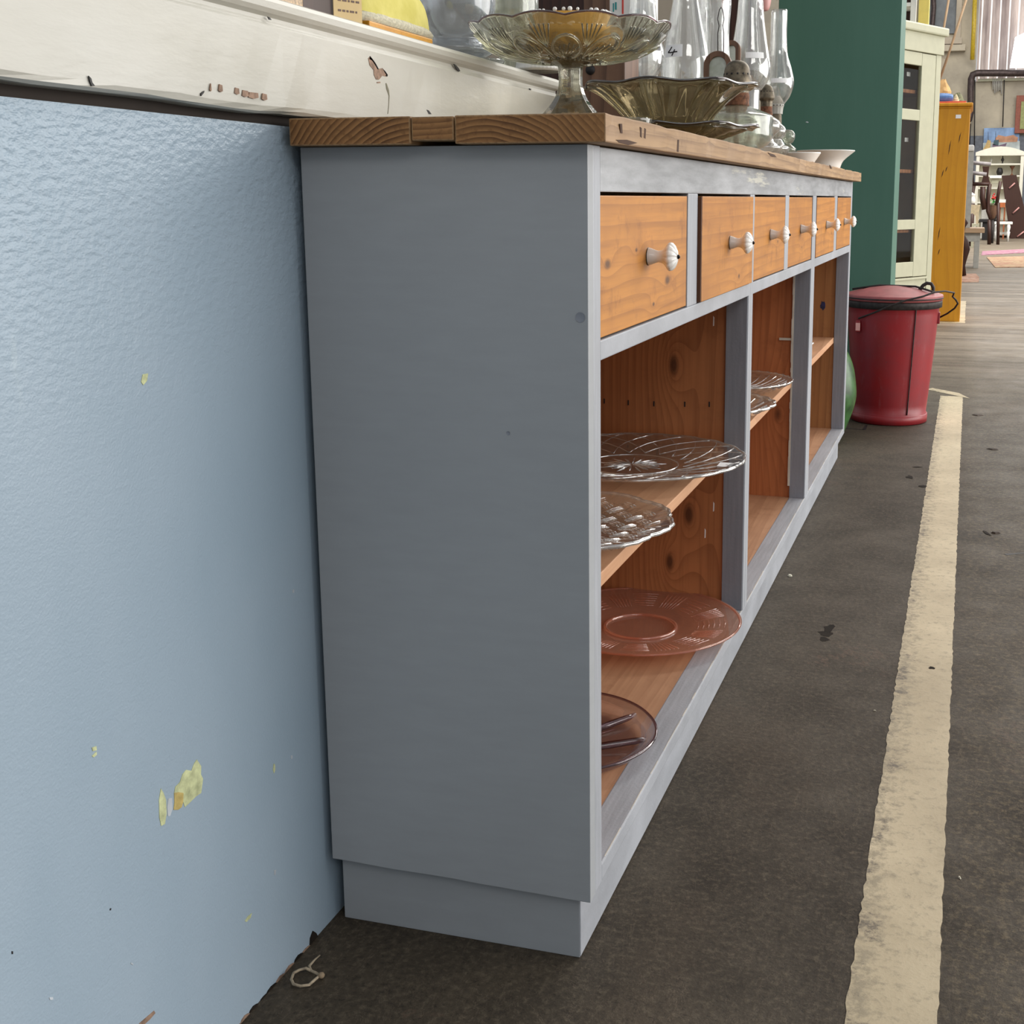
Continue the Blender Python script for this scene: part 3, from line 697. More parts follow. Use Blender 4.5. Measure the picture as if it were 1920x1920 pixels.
for gi, pts in enumerate([[(1155, 262), (1175, 262), (1195, 268), (1178, 272), (1160, 267)], [(1162, 232), (1166, 232), (1167, 250), (1163, 249)], [(1200, 238), (1203, 240), (1203, 258), (1200, 256)], [(1208, 240), (1211, 242), (1210, 260), (1207, 258)], [(1270, 262), (1273, 262), (1272, 285), (1269, 284)], [(1440, 286), (1452, 290), (1456, 295), (1444, 292)], [(1555, 309), (1557, 310), (1560, 316), (1558, 316)]]):
    P = [at(u, v, 'x', .3311) for u, v in pts]
    part('gouge', MB().prism([(p.y, p.z) for p in P], (.3306, 0, 0), (0, 1, 0), (0, 0, 1), (.0008, 0, 0)), 'gouge', WT)

# ------------------------------------------------------------------ glass dishes
def dish(prof_top, prof_bot, c, n=144, top=None, bot=None):
    """closed dish: upper profile from centre outward, lower profile from the rim back to the centre"""
    pr = prof_top+prof_bot; nt = len(prof_top)
    def md(t, i, r, z):
        if i < nt and top: return top(t, i/(nt-1), r, z)
        if i >= nt and bot: return bot(t, 1-(i-nt)/(len(prof_bot)-1), r, z)
        return r, z
    return MB().lathe(pr, c, n, 0, md, True)
def curve(pts, n):
    """smooth profile through (r, z) points"""
    out = []
    P = [pts[0]]+list(pts)+[pts[-1]]; seg = len(pts)-1
    for i in range(n+1):
        t = i/n*seg; k = min(int(t), seg-1); f = t-k
        a, b, c, d = P[k], P[k+1], P[k+2], P[k+3]
        q = lambda j: .5*((2*b[j])+(-a[j]+c[j])*f+(2*a[j]-5*b[j]+4*c[j]-d[j])*f*f+(-a[j]+3*b[j]-3*c[j]+d[j])*f**3)
        out.append((max(0, q(0)), q(1)))
    return out
def scallop(k, amp, sharp=1.): return lambda t: amp*(abs(math.sin(k*t/2))**sharp)

def relief(paths, rad, mat, par, name='relief', n=5):
    mb = MB()
    for p in paths: mb.tube(p, rad, n)
    o = part(name, mb, mat, par); o['kind'] = 'stuff'; return o
def zat(prof, r):
    q = min(range(len(prof)), key=lambda i: abs(prof[i][0]-r)); return prof[q][1]
def ringpath(c, R, z, ed, n=160): return [Vector((c[0]+R*ed(2*PI*q/n)*math.cos(2*PI*q/n), c[1]+R*ed(2*PI*q/n)*math.sin(2*PI*q/n), c[2]+z)) for q in range(n)]
def pol(c, r, t, z): return Vector((c[0]+r*math.cos(t), c[1]+r*math.sin(t), c[2]+z))
# large clear plate with diamond facets on the first shelf
def plateA():
    R_ = .181; top = curve([(0, .006), (.06, .006), (.085, .008), (.13, .016), (R_-.004, .022), (R_, .023)], 34)
    bot = curve([(R_, .0185), (.13, .009), (.085, .0), (.06, .0), (0, .0005)], 60)
    def edge(t, s): return 1+.012*s*abs(math.cos(10*t))
    def tp(t, s, r, z): return r*edge(t, s), z+(.0012*s if s > .9 else 0)*abs(math.cos(10*t))
    def bt(t, s, r, z):
        d = 0
        if r > .078: d = .0062*(abs(math.sin(10*t+(r-.08)*62))*abs(math.sin(10*t-(r-.08)*62)))
        elif r > .004: d = -.0042*(1-abs(math.sin(9*t)))*min(1, (r)/.02)*(1 if r < .058 else 0)
        return r*edge(t, s), z-d*.8+(.0048*min(1, (r-.07)/.02) if r > .07 else 0)
    return dish(top, bot, (.155, .729, SZ1+.0008), 260, tp, bt)
GA = thing('glass_plate', 'large round clear glass plate with diamond facets, rear one on the first shelf', 'plate', (.155, .729, SZ1))
part('plate_body', plateA(), 'g_clear', GA)
ca = (.155, .729, SZ1+.0008); pa = curve([(0, .006), (.06, .006), (.085, .008), (.13, .016), (.177, .022), (.181, .023)], 80)
part('rim', MB().tube(ringpath(ca, .1805, .0212, lambda t: 1+.012*abs(math.cos(10*t))), .0024, 8, closed=True), 'g_cut', GA)
W_ = []
for k in range(20):
    for sg in (1, -1): W_.append([pol(ca, r_, 2*PI*k/20+sg*(r_-.085)*6.2, zat(pa, r_)+.0002) for r_ in [.085+.093*q/9 for q in range(10)]])
relief(W_, .0006, 'g_cut', GA)
relief([[pol(ca, .004, 2*PI*k/18, .0062), pol(ca, .03, 2*PI*k/18, .0066), pol(ca, .056 if k % 2 else .045, 2*PI*k/18, .006)] for k in range(18)], [.0004, .0015, .0003], 'g_cut', GA, 'star')
part('foot_ring', MB().tube(ringpath(ca, .075, .0068, lambda t: 1), .0010, 6, closed=True), 'g_cut', GA)
p = at(1362, 872, 'z', SZ1+.02)
st = MB().box(p.x-.012, p.x+.010, p.y-.018, p.y+.012, p.z-.0002+.001, p.z+.0004+.001)
single('price_sticker', st, 'tag', 'small pale price sticker on the rim of the diamond-faceted plate', 'sticker', (p.x, p.y, p.z))
# scalloped clear plate with basket-weave relief
def plateB():
    R_ = .150; top = curve([(0, .006), (.07, .006), (.10, .010), (.135, .0165), (R_, .021)], 34)
    bot = curve([(R_, .0155), (.135, .009), (.10, .002), (.07, 0), (0, 0)], 80)
    def edge(t, s): return 1+s**3*(.045*abs(math.cos(5*t))-.012*abs(math.cos(20*t)))
    def tp(t, s, r, z): return r*edge(t, s), z+(.0012*s**4)*math.cos(40*t)
    def bt(t, s, r, z):
        x, y = r*math.cos(t), r*math.sin(t); u = (x+y)*60; v = (x-y)*60
        k = (math.floor(u/1.0)+math.floor(v/1.0)) % 2
        d = abs(math.sin((u if k else v)*PI*3)) if .03 < r < .135 else 0
        return r*edge(t, s), z-.0030*d+.003*(min(1, r/.03))
    return dish(top, bot, (.161, .322, SZ1+.0014), 300, tp, bt)
GB = thing('glass_plate', 'scalloped clear glass plate with woven relief, front one on the first shelf', 'plate', (.161, .322, SZ1))
part('plate_body', plateB(), 'g_clear', GB)
cb_ = (.161, .322, SZ1+.0014); pb2 = curve([(0, .006), (.07, .006), (.10, .010), (.135, .0165), (.150, .021)], 80)
part('rim', MB().tube(ringpath(cb_, .1495, .0192, lambda t: 1+(.045*abs(math.cos(5*t))-.012*abs(math.cos(20*t)))), .0028, 8, closed=True), 'g_cut', GB)
W_ = []
for i in range(-5, 6):
    for j in range(-5, 6):
        hz = (i+j) % 2
        for q in (-1, 0, 1):
            a_ = [(i*.026+w*.0115, j*.026+q*.0045) if hz else (i*.026+q*.0045, j*.026+w*.0115) for w in (-1, 0, 1)]
            a_ = [((x+y)*.7071, (x-y)*.7071) for x, y in a_]
            if all(.03 < math.hypot(*p) < .138 for p in a_):
                W_.append([Vector((cb_[0]+x, cb_[1]+y, cb_[2]+zat(pb2, math.hypot(x, y))+(.0014 if w == 1 else .0004))) for w, (x, y) in enumerate(a_)])
relief(W_, .0007, 'g_cut', GB)
# pink plate
def plateP():
    R_ = .168; top = curve([(0, .0045), (.052, .0045), (.058, .0075), (.064, .006), (.10, .012), (R_-.003, .021), (R_, .0215)], 40)
    bot = curve([(R_, .0185), (.10, .008), (.064, .002), (.056, 0), (0, .001)], 110)
    def bt(t, s, r, z):
        d = 0
        if .085 < r < .155:
            k = math.floor(t/(2*PI)*16)
            d = .0015*abs(math.sin(t*56)) if k % 2 else .0015*abs(math.sin(r*420))
        return r, z-d
    return dish(top, bot, (.159, .774, .1012), 240, None, bt)
GP = thing('pink_glass_plate', 'large peach-pink glass plate with a raised centre ring on the bottom board', 'plate', (.159, .774, .0998))
part('plate_body', plateP(), 'g_pink', GP); cp_ = (.159, .774, .1012)
pp_ = curve([(0, .0045), (.052, .0045), (.058, .0075), (.064, .006), (.10, .012), (.165, .021), (.168, .0215)], 90)
part('rim', MB().tube(ringpath(cp_, .1675, .0200, lambda t: 1), .0020, 8, closed=True), 'g_pcut', GP)
part('centre_ring', MB().tube(ringpath(cp_, .060, .0072, lambda t: 1), .0028, 8, closed=True), 'g_pcut', GP)
W_ = []
for k in range(16):
    t0 = 2*PI*k/16
    for q in range(6):
        if k % 2: W_.append([pol(cp_, r_, t0+.04+q*.05, zat(pp_, r_)+.0001) for r_ in (.095, .12, .145)])
        else: W_.append([pol(cp_, .098+q*.009, t0+.03+w*.16, zat(pp_, .098+q*.009)+.0001) for w in (0, 1, 2)])
relief(W_, .0007, 'g_pcut', GP)
# purple divided dish
PC = Vector((.1675, .322, .1004))
TP = thing('divided_dish', 'smoky purple glass dish with raised dividing ribs, front of the bottom board', 'dish', (PC.x, PC.y, PC.z-.0004))
R_ = .1265
def bt(t, s, r, z): return r*(1+.018*s**4*abs(math.cos(1.5*t+.6))), z
top = curve([(0, .0045), (.08, .0045), (.105, .007), (.114, .017), (R_-.003, .0225), (R_, .0225)], 30)
bot = curve([(R_, .019), (.116, .013), (.108, .002), (.08, 0), (0, 0)], 24)
part('bowl', dish(top, bot, PC, 120, bt, bt), 'g_purple', TP)
part('rim', MB().tube([PC+Vector((R_*(1+.018*abs(math.cos(1.5*t_+.6)))*math.cos(t_), R_*(1+.018*abs(math.cos(1.5*t_+.6)))*math.sin(t_), .021)) for t_ in [2*PI*q/96 for q in range(96)]], .0022, 8, closed=True), 'g_rib', TP)
for (x0, y0, x1, y1) in ((.020, .012, .080, .088), (.030, -.030, .114, .016), (-.02, .02, -.105, .05), (-.005, -.03, -.02, -.112)):
    d0, d1 = Vector((x0, y0, .0075)), Vector((x1, y1, .0125)); mb = MB()
    mb.tube([PC+d0.lerp(d1, f) for f in (0, .12, .5, .85, 1)], [.002, .0045, .0052, .0045, .003], 10)
    part('rib', mb, 'g_rib', TP)

# three dishes in the second bay
def small_plate(c, R_, sc, k, seed):
    top = curve([(0, .004), (R_*.5, .004), (R_*.7, .009), (R_*.93, .022), (R_, .027)], 24)
    bot = curve([(R_, .0235), (R_*.9, .017), (R_*.68, .003), (R_*.5, 0), (0, 0)], 24)
    def ed(t, s): return 1+s**3*sc*abs(math.cos(k*t))
    def tp(t, s, r, z): return r*ed(t, s), z+.0015*s**4*math.cos(2*k*t)
    def bo(t, s, r, z):
        d = .0026*abs(math.sin(k*t+r*seed))*abs(math.sin(r*210)) if r > .03 else 0
        return r*ed(t, s), z-d
    return dish(top, bot, c, 200, tp, bo)
def cutplate(name, mb, mat, label, cat, base):
    o = thing(name, label, cat, base); part('plate_body', mb, mat, o)
    R_, sc, k = {'cut_glass_plate': (.150, .012, 18), 'cut_glass_dish': (.142, .05, 10), 'cut_glass_saucer': (.052, .05, 6)}[name]
    c = (base[0], base[1], base[2]+.004); pf = curve([(0, .004), (R_*.5, .004), (R_*.7, .009), (R_*.93, .022), (R_, .027)], 60)
    part('rim', MB().tube(ringpath(c, R_*.998, .0255, lambda t: 1+sc*abs(math.cos(k*t))), .0024 if R_ < .145 else .0014, 8, closed=True), 'g_cut', o)
    m_ = 2*k
    relief([[pol(c, R_*f, 2*PI*q/m_+(f*.5 if R_ < .145 else .25*f), zat(pf, R_*f)+.0002) for f in (.25, .45, .6, .75, .92)] for q in range(m_)], .0008, 'g_cut', o)
    return o
cutplate('cut_glass_plate', small_plate((.148, 1.565, SZ1+.004), .150, .012, 18, 40), 'g_clear', 'clear ribbed glass plate, farthest on the second bay\'s shelf', 'plate', (.148, 1.565, SZ1))
cutplate('cut_glass_dish', small_plate((.162, 1.236, SZ1+.004), .142, .05, 10, 90), 'g_clear', 'clear cut-glass dish with wavy thick rim on the second bay\'s shelf', 'dish', (.162, 1.236, SZ1))
cutplate('cut_glass_saucer', small_plate((.198, 1.038, SZ1+.004), .052, .05, 6, 60), 'g_clear', 'small clear glass saucer peeping past the second stile', 'saucer', (.198, 1.038, SZ1))
# white dish in the third bay
mb = dish(curve([(0, .004), (.05, .005), (.07, .018), (.095, .025)], 14), curve([(.096, .022), (.072, .010), (.05, 0), (0, 0)], 12), (.158, 2.335, SZ1+.0006), 64)
for i, (x, y, z) in enumerate(mb.v):
    r = math.hypot(x-.158, y-2.335)
    if r > .08: mb.v[i] = (x, y, z+.004*math.cos(4*math.atan2(y-2.335, x-.158)))
single('white_dish', mb, 'porcelain', 'white china dish with a turned-up rim on the third bay\'s shelf', 'dish', (.158, 2.335, SZ1))

# ------------------------------------------------------------------ things on the worktop
ZW = .9006
# cake stand
c = Vector((.129, .50, ZW))
CS = thing('cake_stand', 'tall pressed-glass cake stand with scalloped dish at the near end of the worktop', 'cake stand', c)
R_ = .134
top = curve([(0, .113), (.05, .114), (.085, .117), (.115, .128), (.128, .141), (R_, .1475)], 44)
bot = curve([(R_-.0005, .1440), (.127, .1375), (.113, .1240), (.085, .1120), (.05, .107), (.0, .107)], 110)
def ed(t, s): return s**5*(.0045*abs(math.cos(6*t))**1.0)
def tp(t, s, r, z): return r+ed(t, s)*.6, z+ed(t, s)
def bo(t, s, r, z):
    d = 0
    if r > .05:
        a = ((t/(2*PI)*12) % 1)*2-1; q = (r-.05)/(R_-.05)
        e = math.hypot(a/.80, (q-.32)/.52)
        ring = max(0, 1-abs(e-1)/.13)
        ring = ring**.6
        if e < .87: rib = .5*max(0, math.sin((a*5+q*8)*1.5))
        elif e > 1.13 and q > .45: rib = .55*max(0, math.sin(13*math.atan2(q-.35, abs(a)-1.0)))
        else: rib = .0
        d = .0012*max(ring, rib)*min(1, (r-.05)/.012)
    return r+ed(t, s)*.6, z+ed(t, s)-d
part('dish', dish(top, bot, c, 480, tp, bo), 'g_stand', CS)
bs = sorted(bot, key=lambda q: q[0]); zb_ = lambda r_: zat(bs, r_)
def on_dish(k, a, q):
    r_ = .05+(R_-.05)*q; t = (k+.5+a/2)*2*PI/12; return c+Vector(((r_+.0022)*math.cos(t), (r_+.0022)*math.sin(t), zb_(r_)-.0030))
W1, W2 = [], []
for k in range(12):
    W1.append([on_dish(k, .80*math.cos(u_), .34+.46*math.sin(u_)) for u_ in [-.35*PI+1.70*PI*j/22 for j in range(23)]])
    for m_ in range(5):
        x0 = -.5+m_*.25; W2.append([on_dish(k, x0*.9-.12, .10+.06*m_), on_dish(k, x0, .32+.02*m_), on_dish(k, x0+.14, .62-.05*abs(m_-2))])
    for m_ in range(5):
        x1 = .62+m_*.19; W2.append([on_dish(k, 1.0, .52), on_dish(k, 1.0+(x1-1)*.6, .72), on_dish(k, x1, .93)])
relief(W1, .0019, 'g_stand', CS, 'arch_relief', 6); relief(W2, .0011, 'g_stand', CS, 'fan_relief', 5)
mb = MB(); hexm = lambda t, i, r, z: (r*(math.cos(PI/8)/math.cos(((t+PI/8) % (PI/4))-PI/8)) if r > .006 else r, z)
mb.lathe(curve([(.0, .1055), (.030, .1052), (.030, .1035), (.0185, .098), (.0165, .088), (.0165, .074), (.018, .066), (.0215, .057), (.028, .047), (.036, .038), (.046, .027), (.056, .014), (.060, .004), (.059, .0005), (0, .0005)], 60), c, 96, 0, hexm, True)
part('stem', mb, 'g_stand', CS)
mb = MB()
for k in range(30):
    t = 2*PI*k/30; d = Vector((math.cos(t), math.sin(t), 0)); mb.tube([c+d*.027+Vector((0, 0, .1035)), c+d*.040+Vector((0, 0, .1052))], .0019, 6)
part('collar', mb, 'g_stand', CS)
RR = [c+Vector(((R_+ed(t_, 1)*.6)*math.cos(t_), (R_+ed(t_, 1)*.6)*math.sin(t_), .1462+ed(t_, 1))) for t_ in [2*PI*q/240 for q in range(240)]]
part('rim', MB().tube(RR, .0013, 6, closed=True), 'g_rib', CS)
# mustard dish on the stand
cc = c+Vector((.0, .005, .1165))
MD = thing('mustard_dish', 'round mustard-yellow dish with a white beaded edge, on the glass cake stand', 'dish', cc)
M['mustard'] = plain('mustard_yellow', (214, 158, 56), .55, var=.08)
mb = MB().lathe([(0, .0), (.045, .0), (.050, .006), (.053, .046), (.050, .047), (.046, .012), (0, .011)], cc, 96, 0, lambda t, i, r, z: (r*(1+.018*abs(math.sin(11*t))), z))
part('bowl', mb, 'mustard', MD)
mb = MB()
for k in range(34):
    t = 2*PI*k/34+random.uniform(-.04, .04)
    if k % 5 == 4: continue
    r = random.uniform(.0022, .004); p = cc+Vector((.052*math.cos(t), .052*math.sin(t), .049))
    mb.lathe([(r*math.sin(PI*j/6), -r*math.cos(PI*j/6)) for j in range(7)], p, 8)
part('beading', mb, 'porcelain', MD)

# olive bowl on its matching plate
oc = Vector((.182, .86, ZW))
def olive(c, R_, h, base, name, label):
    top = curve([(0, .006), (base*.8, .006), (base, .012), (base+.02, h*.5), (base+.055, h*.86), (R_*.9, h*.985), (R_, h)], 40)
    bot = curve([(R_, h-.003), (R_*.88, h*.94), (base+.058, h*.80), (base+.024, h*.45), (base+.004, .004), (base*.8, .0), (0, .0)], 44)
    def ed(t, s): return 1+.03*s**3*math.cos(8*t)
    def tp(t, s, r, z): return r*ed(t, s), z+.0022*s**4*math.cos(8*t)
    def bo(t, s, r, z):
        w = (abs(math.cos(4*t))**14)+.35*abs(math.cos(4*t+PI/2))**10
        return r*ed(t, s)*(1+.035*w*(r > base*.9)), z+.0022*s**4*math.cos(8*t)-.003*w*s
    o = thing(name, label, name.split('_')[-1], c)
    part('bowl', dish(top, bot, c, 320, tp, bo), 'g_olive', o)
    rm = [c+Vector((R_*ed(t, 1)*math.cos(t), R_*ed(t, 1)*math.sin(t), h-.001+.0022*math.cos(8*t))) for t in [2*PI*q/160 for q in range(160)]]
    part('rim', MB().tube(rm, .0021, 8, closed=True), 'g_rim', o)
    bsr = sorted(bot, key=lambda q: q[0])
    def on_(t, r_): z_ = zat(bsr, r_); return c+Vector(((r_+.002)*math.cos(t), (r_+.002)*math.sin(t), z_-.0006))
    fr_ = [base+(R_-base)*q/10 for q in range(2, 10)]
    relief([[on_(2*PI*k/8+sg*(.06+.10*(1-(r_-base)/(R_-base))), r_) for r_ in fr_] for k in range(8) for sg in (-1, 1)], .0012, 'g_ol_ridge', o)
    return o
olive(oc, .140, .036, .062, 'olive_glass_plate', 'low olive glass plate with wavy dark rim under the olive bowl')
olive(oc+Vector((-.002, 0, .0065)), .139, .094, .045, 'olive_glass_bowl', 'flared olive-brown glass bowl with eight lobes, on its matching plate')
# pale ring-edged saucer behind the stand's foot
mb = MB().lathe(curve([(0, 0), (.02, .0), (.03, .012), (.036, .034), (.0345, .035), (.027, .014), (.018, .003), (0, .003)], 26), (.166, .66, ZW), 40)
single('grey_saucer_bowl', mb, 'g_pale', 'little round pale glass bowl between the cake stand and the olive bowl', 'bowl', (.166, .66, ZW))

def px_lathe(u, y, prof, n=40, x=None, lo=ZW):
    c = at(u, 200, 'y', y); s = mpp((c.x, y, 1.0))
    pr = []
    for hw, v in prof:
        z = lo if v is None else at(u, v, 'y', y).z
        pr.append((hw*s, z-lo))
    return pr, Vector((c.x, y, lo))
def shell(pr, th):
    """thin-walled revolve, open at both ends, from a (r, z) list running downwards"""
    pr = sorted(pr, key=lambda q: q[1]); m_ = curve(pr, 60); return m_+[(max(r-th, .0005), z) for r, z in m_[::-1]]
def chimney(u, y, prof, label, th=.0016, name='lamp_chimney', sticker=None, lo=ZW):
    pr, c = px_lathe(u, y, prof, lo=lo)
    o = thing(name, label, 'lamp chimney', c)
    part('glass', MB().lathe(shell(pr, th), c, 56, 0, None, True, closed=True), 'g_thin', o)
    if sticker:
        su0, su1, sv0, sv1 = sticker
        a = at(su0, sv1, 'y', y); b = at(su1, sv0, 'y', y); zc = (a.z+b.z)/2
        rr = sorted(pr, key=lambda q: abs(q[1]+lo-zc))[0][0]+.0012
        # curved label wrapped round the front of the glass
        f0 = math.atan2(CAM.y-c.y, CAM.x-c.x); off = lambda xx: math.asin(max(-.9, min(.9, (xx-c.x)/rr)))
        t0, t1 = f0+off(a.x), f0+off(b.x)
        ms = MB(); vs = []; K = 8
        rz = lambda z_: [q[0] for q in sorted(pr, key=lambda q: abs(q[1]+lo-z_))][0]
        rows = 5
        cv = curve(sorted(pr, key=lambda q: q[1]), 200)
        def rad(z_): return min(cv, key=lambda q: abs(q[1]+lo-z_))[0]+.0008
        for j in range(rows):
            z_ = a.z+(b.z-a.z)*j/(rows-1); r = rad(z_)
            for k in range(K+1):
                t = t0+(t1-t0)*k/K; vs += [(c.x+r*math.cos(t), c.y+r*math.sin(t), z_), (c.x+(r+.0003)*math.cos(t), c.y+(r+.0003)*math.sin(t), z_)]
        for j in range(rows-1):
            for k in range(K):
                p0 = (j*(K+1)+k)*2; p1 = p0+2; q0 = p0+(K+1)*2; q1 = q0+2
                ms.add([vs[i] for i in (p0, p1, q1, q0)], [(0, 1, 2, 3)]); ms.add([vs[i+1] for i in (p0, p1, q1, q0)], [(0, 3, 2, 1)])
        part('sticker', ms, 'tag', o, label='white price sticker')
        return o, (c, rad, a, b, t0, t1)
    return o, None
chimney(1204, 1.33, [(21, -110), (23, -20), (25, 20), (31, 60), (39, 88), (41, 108), (38, 126), (29, 140), (22, 150), (21, 170), (23, None)], 'clear lamp chimney with a round bulb, left of the one marked 4')
o4, (c4, rad4, a4, b4, t04, t14) = chimney(1284, 1.50, [(19, -110), (22, -20), (27, 20), (35, 60), (42, 95), (45, 125), (43, 160), (34, 200), (30, None)], 'clear lamp chimney with the handwritten 4 sticker', sticker=(1250, 1280, 88, 112))
# handwritten 4
mb = MB()
def stroke(pts, w):
    P = []
    for (fx, fz) in pts:
        z_ = a4.z+(b4.z-a4.z)*fz; r = rad4(z_)+.0006; t = t04+(t14-t04)*fx
        P.append(Vector((c4.x+r*math.cos(t), c4.y+r*math.sin(t), z_)))
    mb.tube(P, w, 6)
stroke([(.42, .82), (.34, .62), (.24, .42), (.22, .38), (.40, .36), (.60, .40), (.74, .41)], .0013)
stroke([(.60, .60), (.55, .42), (.50, .25), (.46, .10)], .0013)
part('handwriting', mb, 'black', o4, label='handwritten 4')
chimney(1338, 1.62, [(26, -110), (28, -20), (30, 10), (27, 60), (29, 110), (33, 140), (30, 170), (22, 190), (21, None)], 'tall straight clear lamp chimney behind the domed burner')
chimney(1404, 1.80, [(20, -110), (22, -20), (25, 30), (31, 75), (37, 110), (39, 132), (35, 152), (24, 168), (20, 180), (20, None)], 'clear lamp chimney with a bulb and lilac sticker, right of the burner', sticker=(1398, 1432, 101, 113))

def oil_lamp(u, y, font, collar, burner, label, mats=('g_pale', 'rust', 'pewter'), teeth=16, group=None):
    pr, c = px_lathe(u, y, font); T_ = thing('oil_lamp', label, 'oil lamp', c, group)
    part('font', MB().lathe(shell(pr, .0035), c, 64, 0, None, True, closed=True), mats[0], T_)
    pc, _ = px_lathe(u, y, collar); pc = sorted(pc, key=lambda q: q[1])
    def thread(t, i, r, z): return (r*(1+.02*math.sin(i*2.4)), z)
    pcc = curve(pc, 18); part('collar', MB().lathe([(0.001, pcc[0][1])]+pcc+[(0.001, pcc[-1][1])], c, 40, 0, thread), mats[1], T_)
    pb, _ = px_lathe(u, y, burner); pb = sorted(pb, key=lambda q: q[1]); pbb = curve(pb, 26)
    part('burner', MB().lathe(pbb, c, 48, 0, lambda t, i, r, z: (r*(1+(.05 if (i < 9 and int(t/(2*PI)*teeth*2) % 2) else 0)), z)), mats[2], T_)
    hm = MB(); s = mpp(c); zr = [q for q in pb if True][len(pb)//2][1]; rr = max(q[0] for q in pb)
    for k in range(14):
        t = 2*PI*k/14; z_ = zr; r_ = min(pbb, key=lambda q: abs(q[1]-z_))[0]
        p = c+Vector((r_*math.cos(t), r_*math.sin(t), z_)); d = Vector((math.cos(t), math.sin(t), 0))
        hm.tube([p-d*.001, p+d*.0006], rr*.075, 8)
    part('air_holes', hm, 'black', T_)
    return T_, c
oil_lamp(1381, 1.34, [(20, 198), (26, 200), (46, 208), (66, 217), (69, 224), (68, 238), (69, 252), (66, 262), (56, 274), (50, None), (10, None)],
         [(23, 175), (24, 183), (23, 190), (24, 198)], [(3, 113), (14, 116), (22, 126), (25, 140), (27, 148), (27, 158), (24, 162), (22, 176)],
         'squat clear glass oil lamp with a rusty screw collar and domed burner')
oil_lamp(1437, 1.97, [(10, 215), (14, 219), (24, 226), (28, 236), (25, 246), (16, 254), (14, 262), (26, 272), (30, 280), (30, None), (10, None)],
         [(11, 200), (11, 206), (12, 216)], [(2, 158), (9, 162), (13, 172), (15, 184), (11, 190), (11, 200)],
         'small brown-metal oil lamp burner on a glass base, behind the squat lamp', ('g_clear', 'rust', 'pewter'), 10)
tl_, ct = oil_lamp(1456, 2.13, [(10, 232), (16, 238), (19, 246), (16, 256), (12, 262), (18, 272), (26, 280), (27, None), (10, None)],
         [(9, 212), (10, 222), (10, 233)], [(6, 180), (12, 190), (14, 198), (12, 203), (11, 214)],
         'slim clear glass oil lamp carrying the right-hand chimney', ('g_clear', 'pewter', 'grey_wood'), 12)
zlow = at(1456, 198, 'y', 2.13).z
chimney(1457, 2.13, [(15, 19), (15, 50), (15.5, 80), (18, 105), (25, 128), (30, 150), (29, 165), (23, 182), (14, 195), (13.5, 197.5)], 'clear lamp chimney with open straight neck in front of the green cupboard', sticker=(1446, 1475, 149, 158), lo=zlow)
pr, c_ = px_lathe(1480, 2.26, [(2, 243), (9, 246), (12.5, 256), (9, 266), (5, 270), (12, 276), (14, 284), (14, None), (2, None)])
single('glass_stopper', MB().lathe(shell(pr, .003), c_, 32, closed=True), 'g_pale', 'small round glass bottle next to the slim lamp', 'bottle', c_)
# wall lamps' arched reflectors with wire hangers
def reflector(u0, u1, v0, y, wire, label):
    a = at(u0, 150, 'y', y); b = at(u1, 150, 'y', y); zt = at((u0+u1)/2, v0, 'y', y).z
    w = (b.x-a.x)/2; cx = (a.x+b.x)/2; c = Vector((cx, y, ZW)); T_ = thing('arched_mirror', label, 'mirror', c)
    hh = zt-w-ZW
    arc = [(-w, 0), (-w, hh)]+[(-w*math.cos(PI*k/16), hh+w*math.sin(PI*k/16)) for k in range(1, 16)]+[(w, hh), (w, 0)]
    wi = w-.011
    arc2 = [(-wi, 0.008), (-wi, hh)]+[(-wi*math.cos(PI*k/16), hh+wi*math.sin(PI*k/16)) for k in range(1, 16)]+[(wi, hh), (wi, .008)]
    mb = MB(); n = len(arc); vs = []
    for (p, q) in zip(arc, arc2):
        for yy in (-.008, .006): vs += [(cx+p[0], y+yy, ZW+p[1]), (cx+q[0], y+yy, ZW+q[1])]
    fs = []
    for i in range(n-1):
        a_ = i*4; b_ = a_+4; fs += [(a_, b_, b_+1, a_+1), (a_+2, a_+3, b_+3, b_+2), (a_, a_+2, b_+2, b_), (a_+1, b_+1, b_+3, a_+3)]
    fs += [(0, 1, 3, 2), (4*n-4, 4*n-2, 4*n-1, 4*n-3)]
    mb.add(vs, fs); part('frame', mb, 'brown_mid', T_, bevel=.001)
    part('mirror_glass', MB().prism(arc2, (cx, y-.001, ZW), (1, 0, 0), (0, 0, 1), (0, .004, 0)), M['mirror'], T_)
    if wire:
        u, v = wire; s = mpp((cx, y, 1)); zc = zt-.006
        pts = [(-6, 100), (-6, 62), (-3.5, 48), (-6.5, 36), (-3, 18), (0, 14), (3, 18), (5.5, 36), (3, 48), (5, 62), (4.5, 100)]
        P = [Vector((at(u+du, vv, 'y', y).x, y, at(u+du, vv, 'y', y).z)) for du, vv in pts]
        part('wire_loop', MB().tube(P, .0011, 6), 'iron', T_)
    return T_
n = N('aged_mirror'); n.pbr(n.mix(n.rng(n.noise(n.mapping(), 30, 4), .4, .7), lin((196, 200, 190)), lin((160, 168, 150))), .25, .3); M['mirror'] = n.m
reflector(1320, 1372, 96, 1.475, (1352, 14), 'arched brown-framed mirror with a wire hanging loop, behind the olive bowl')
reflector(1354, 1388, 76, 1.74, None, 'second smaller arched brown frame behind the wire-looped mirror')

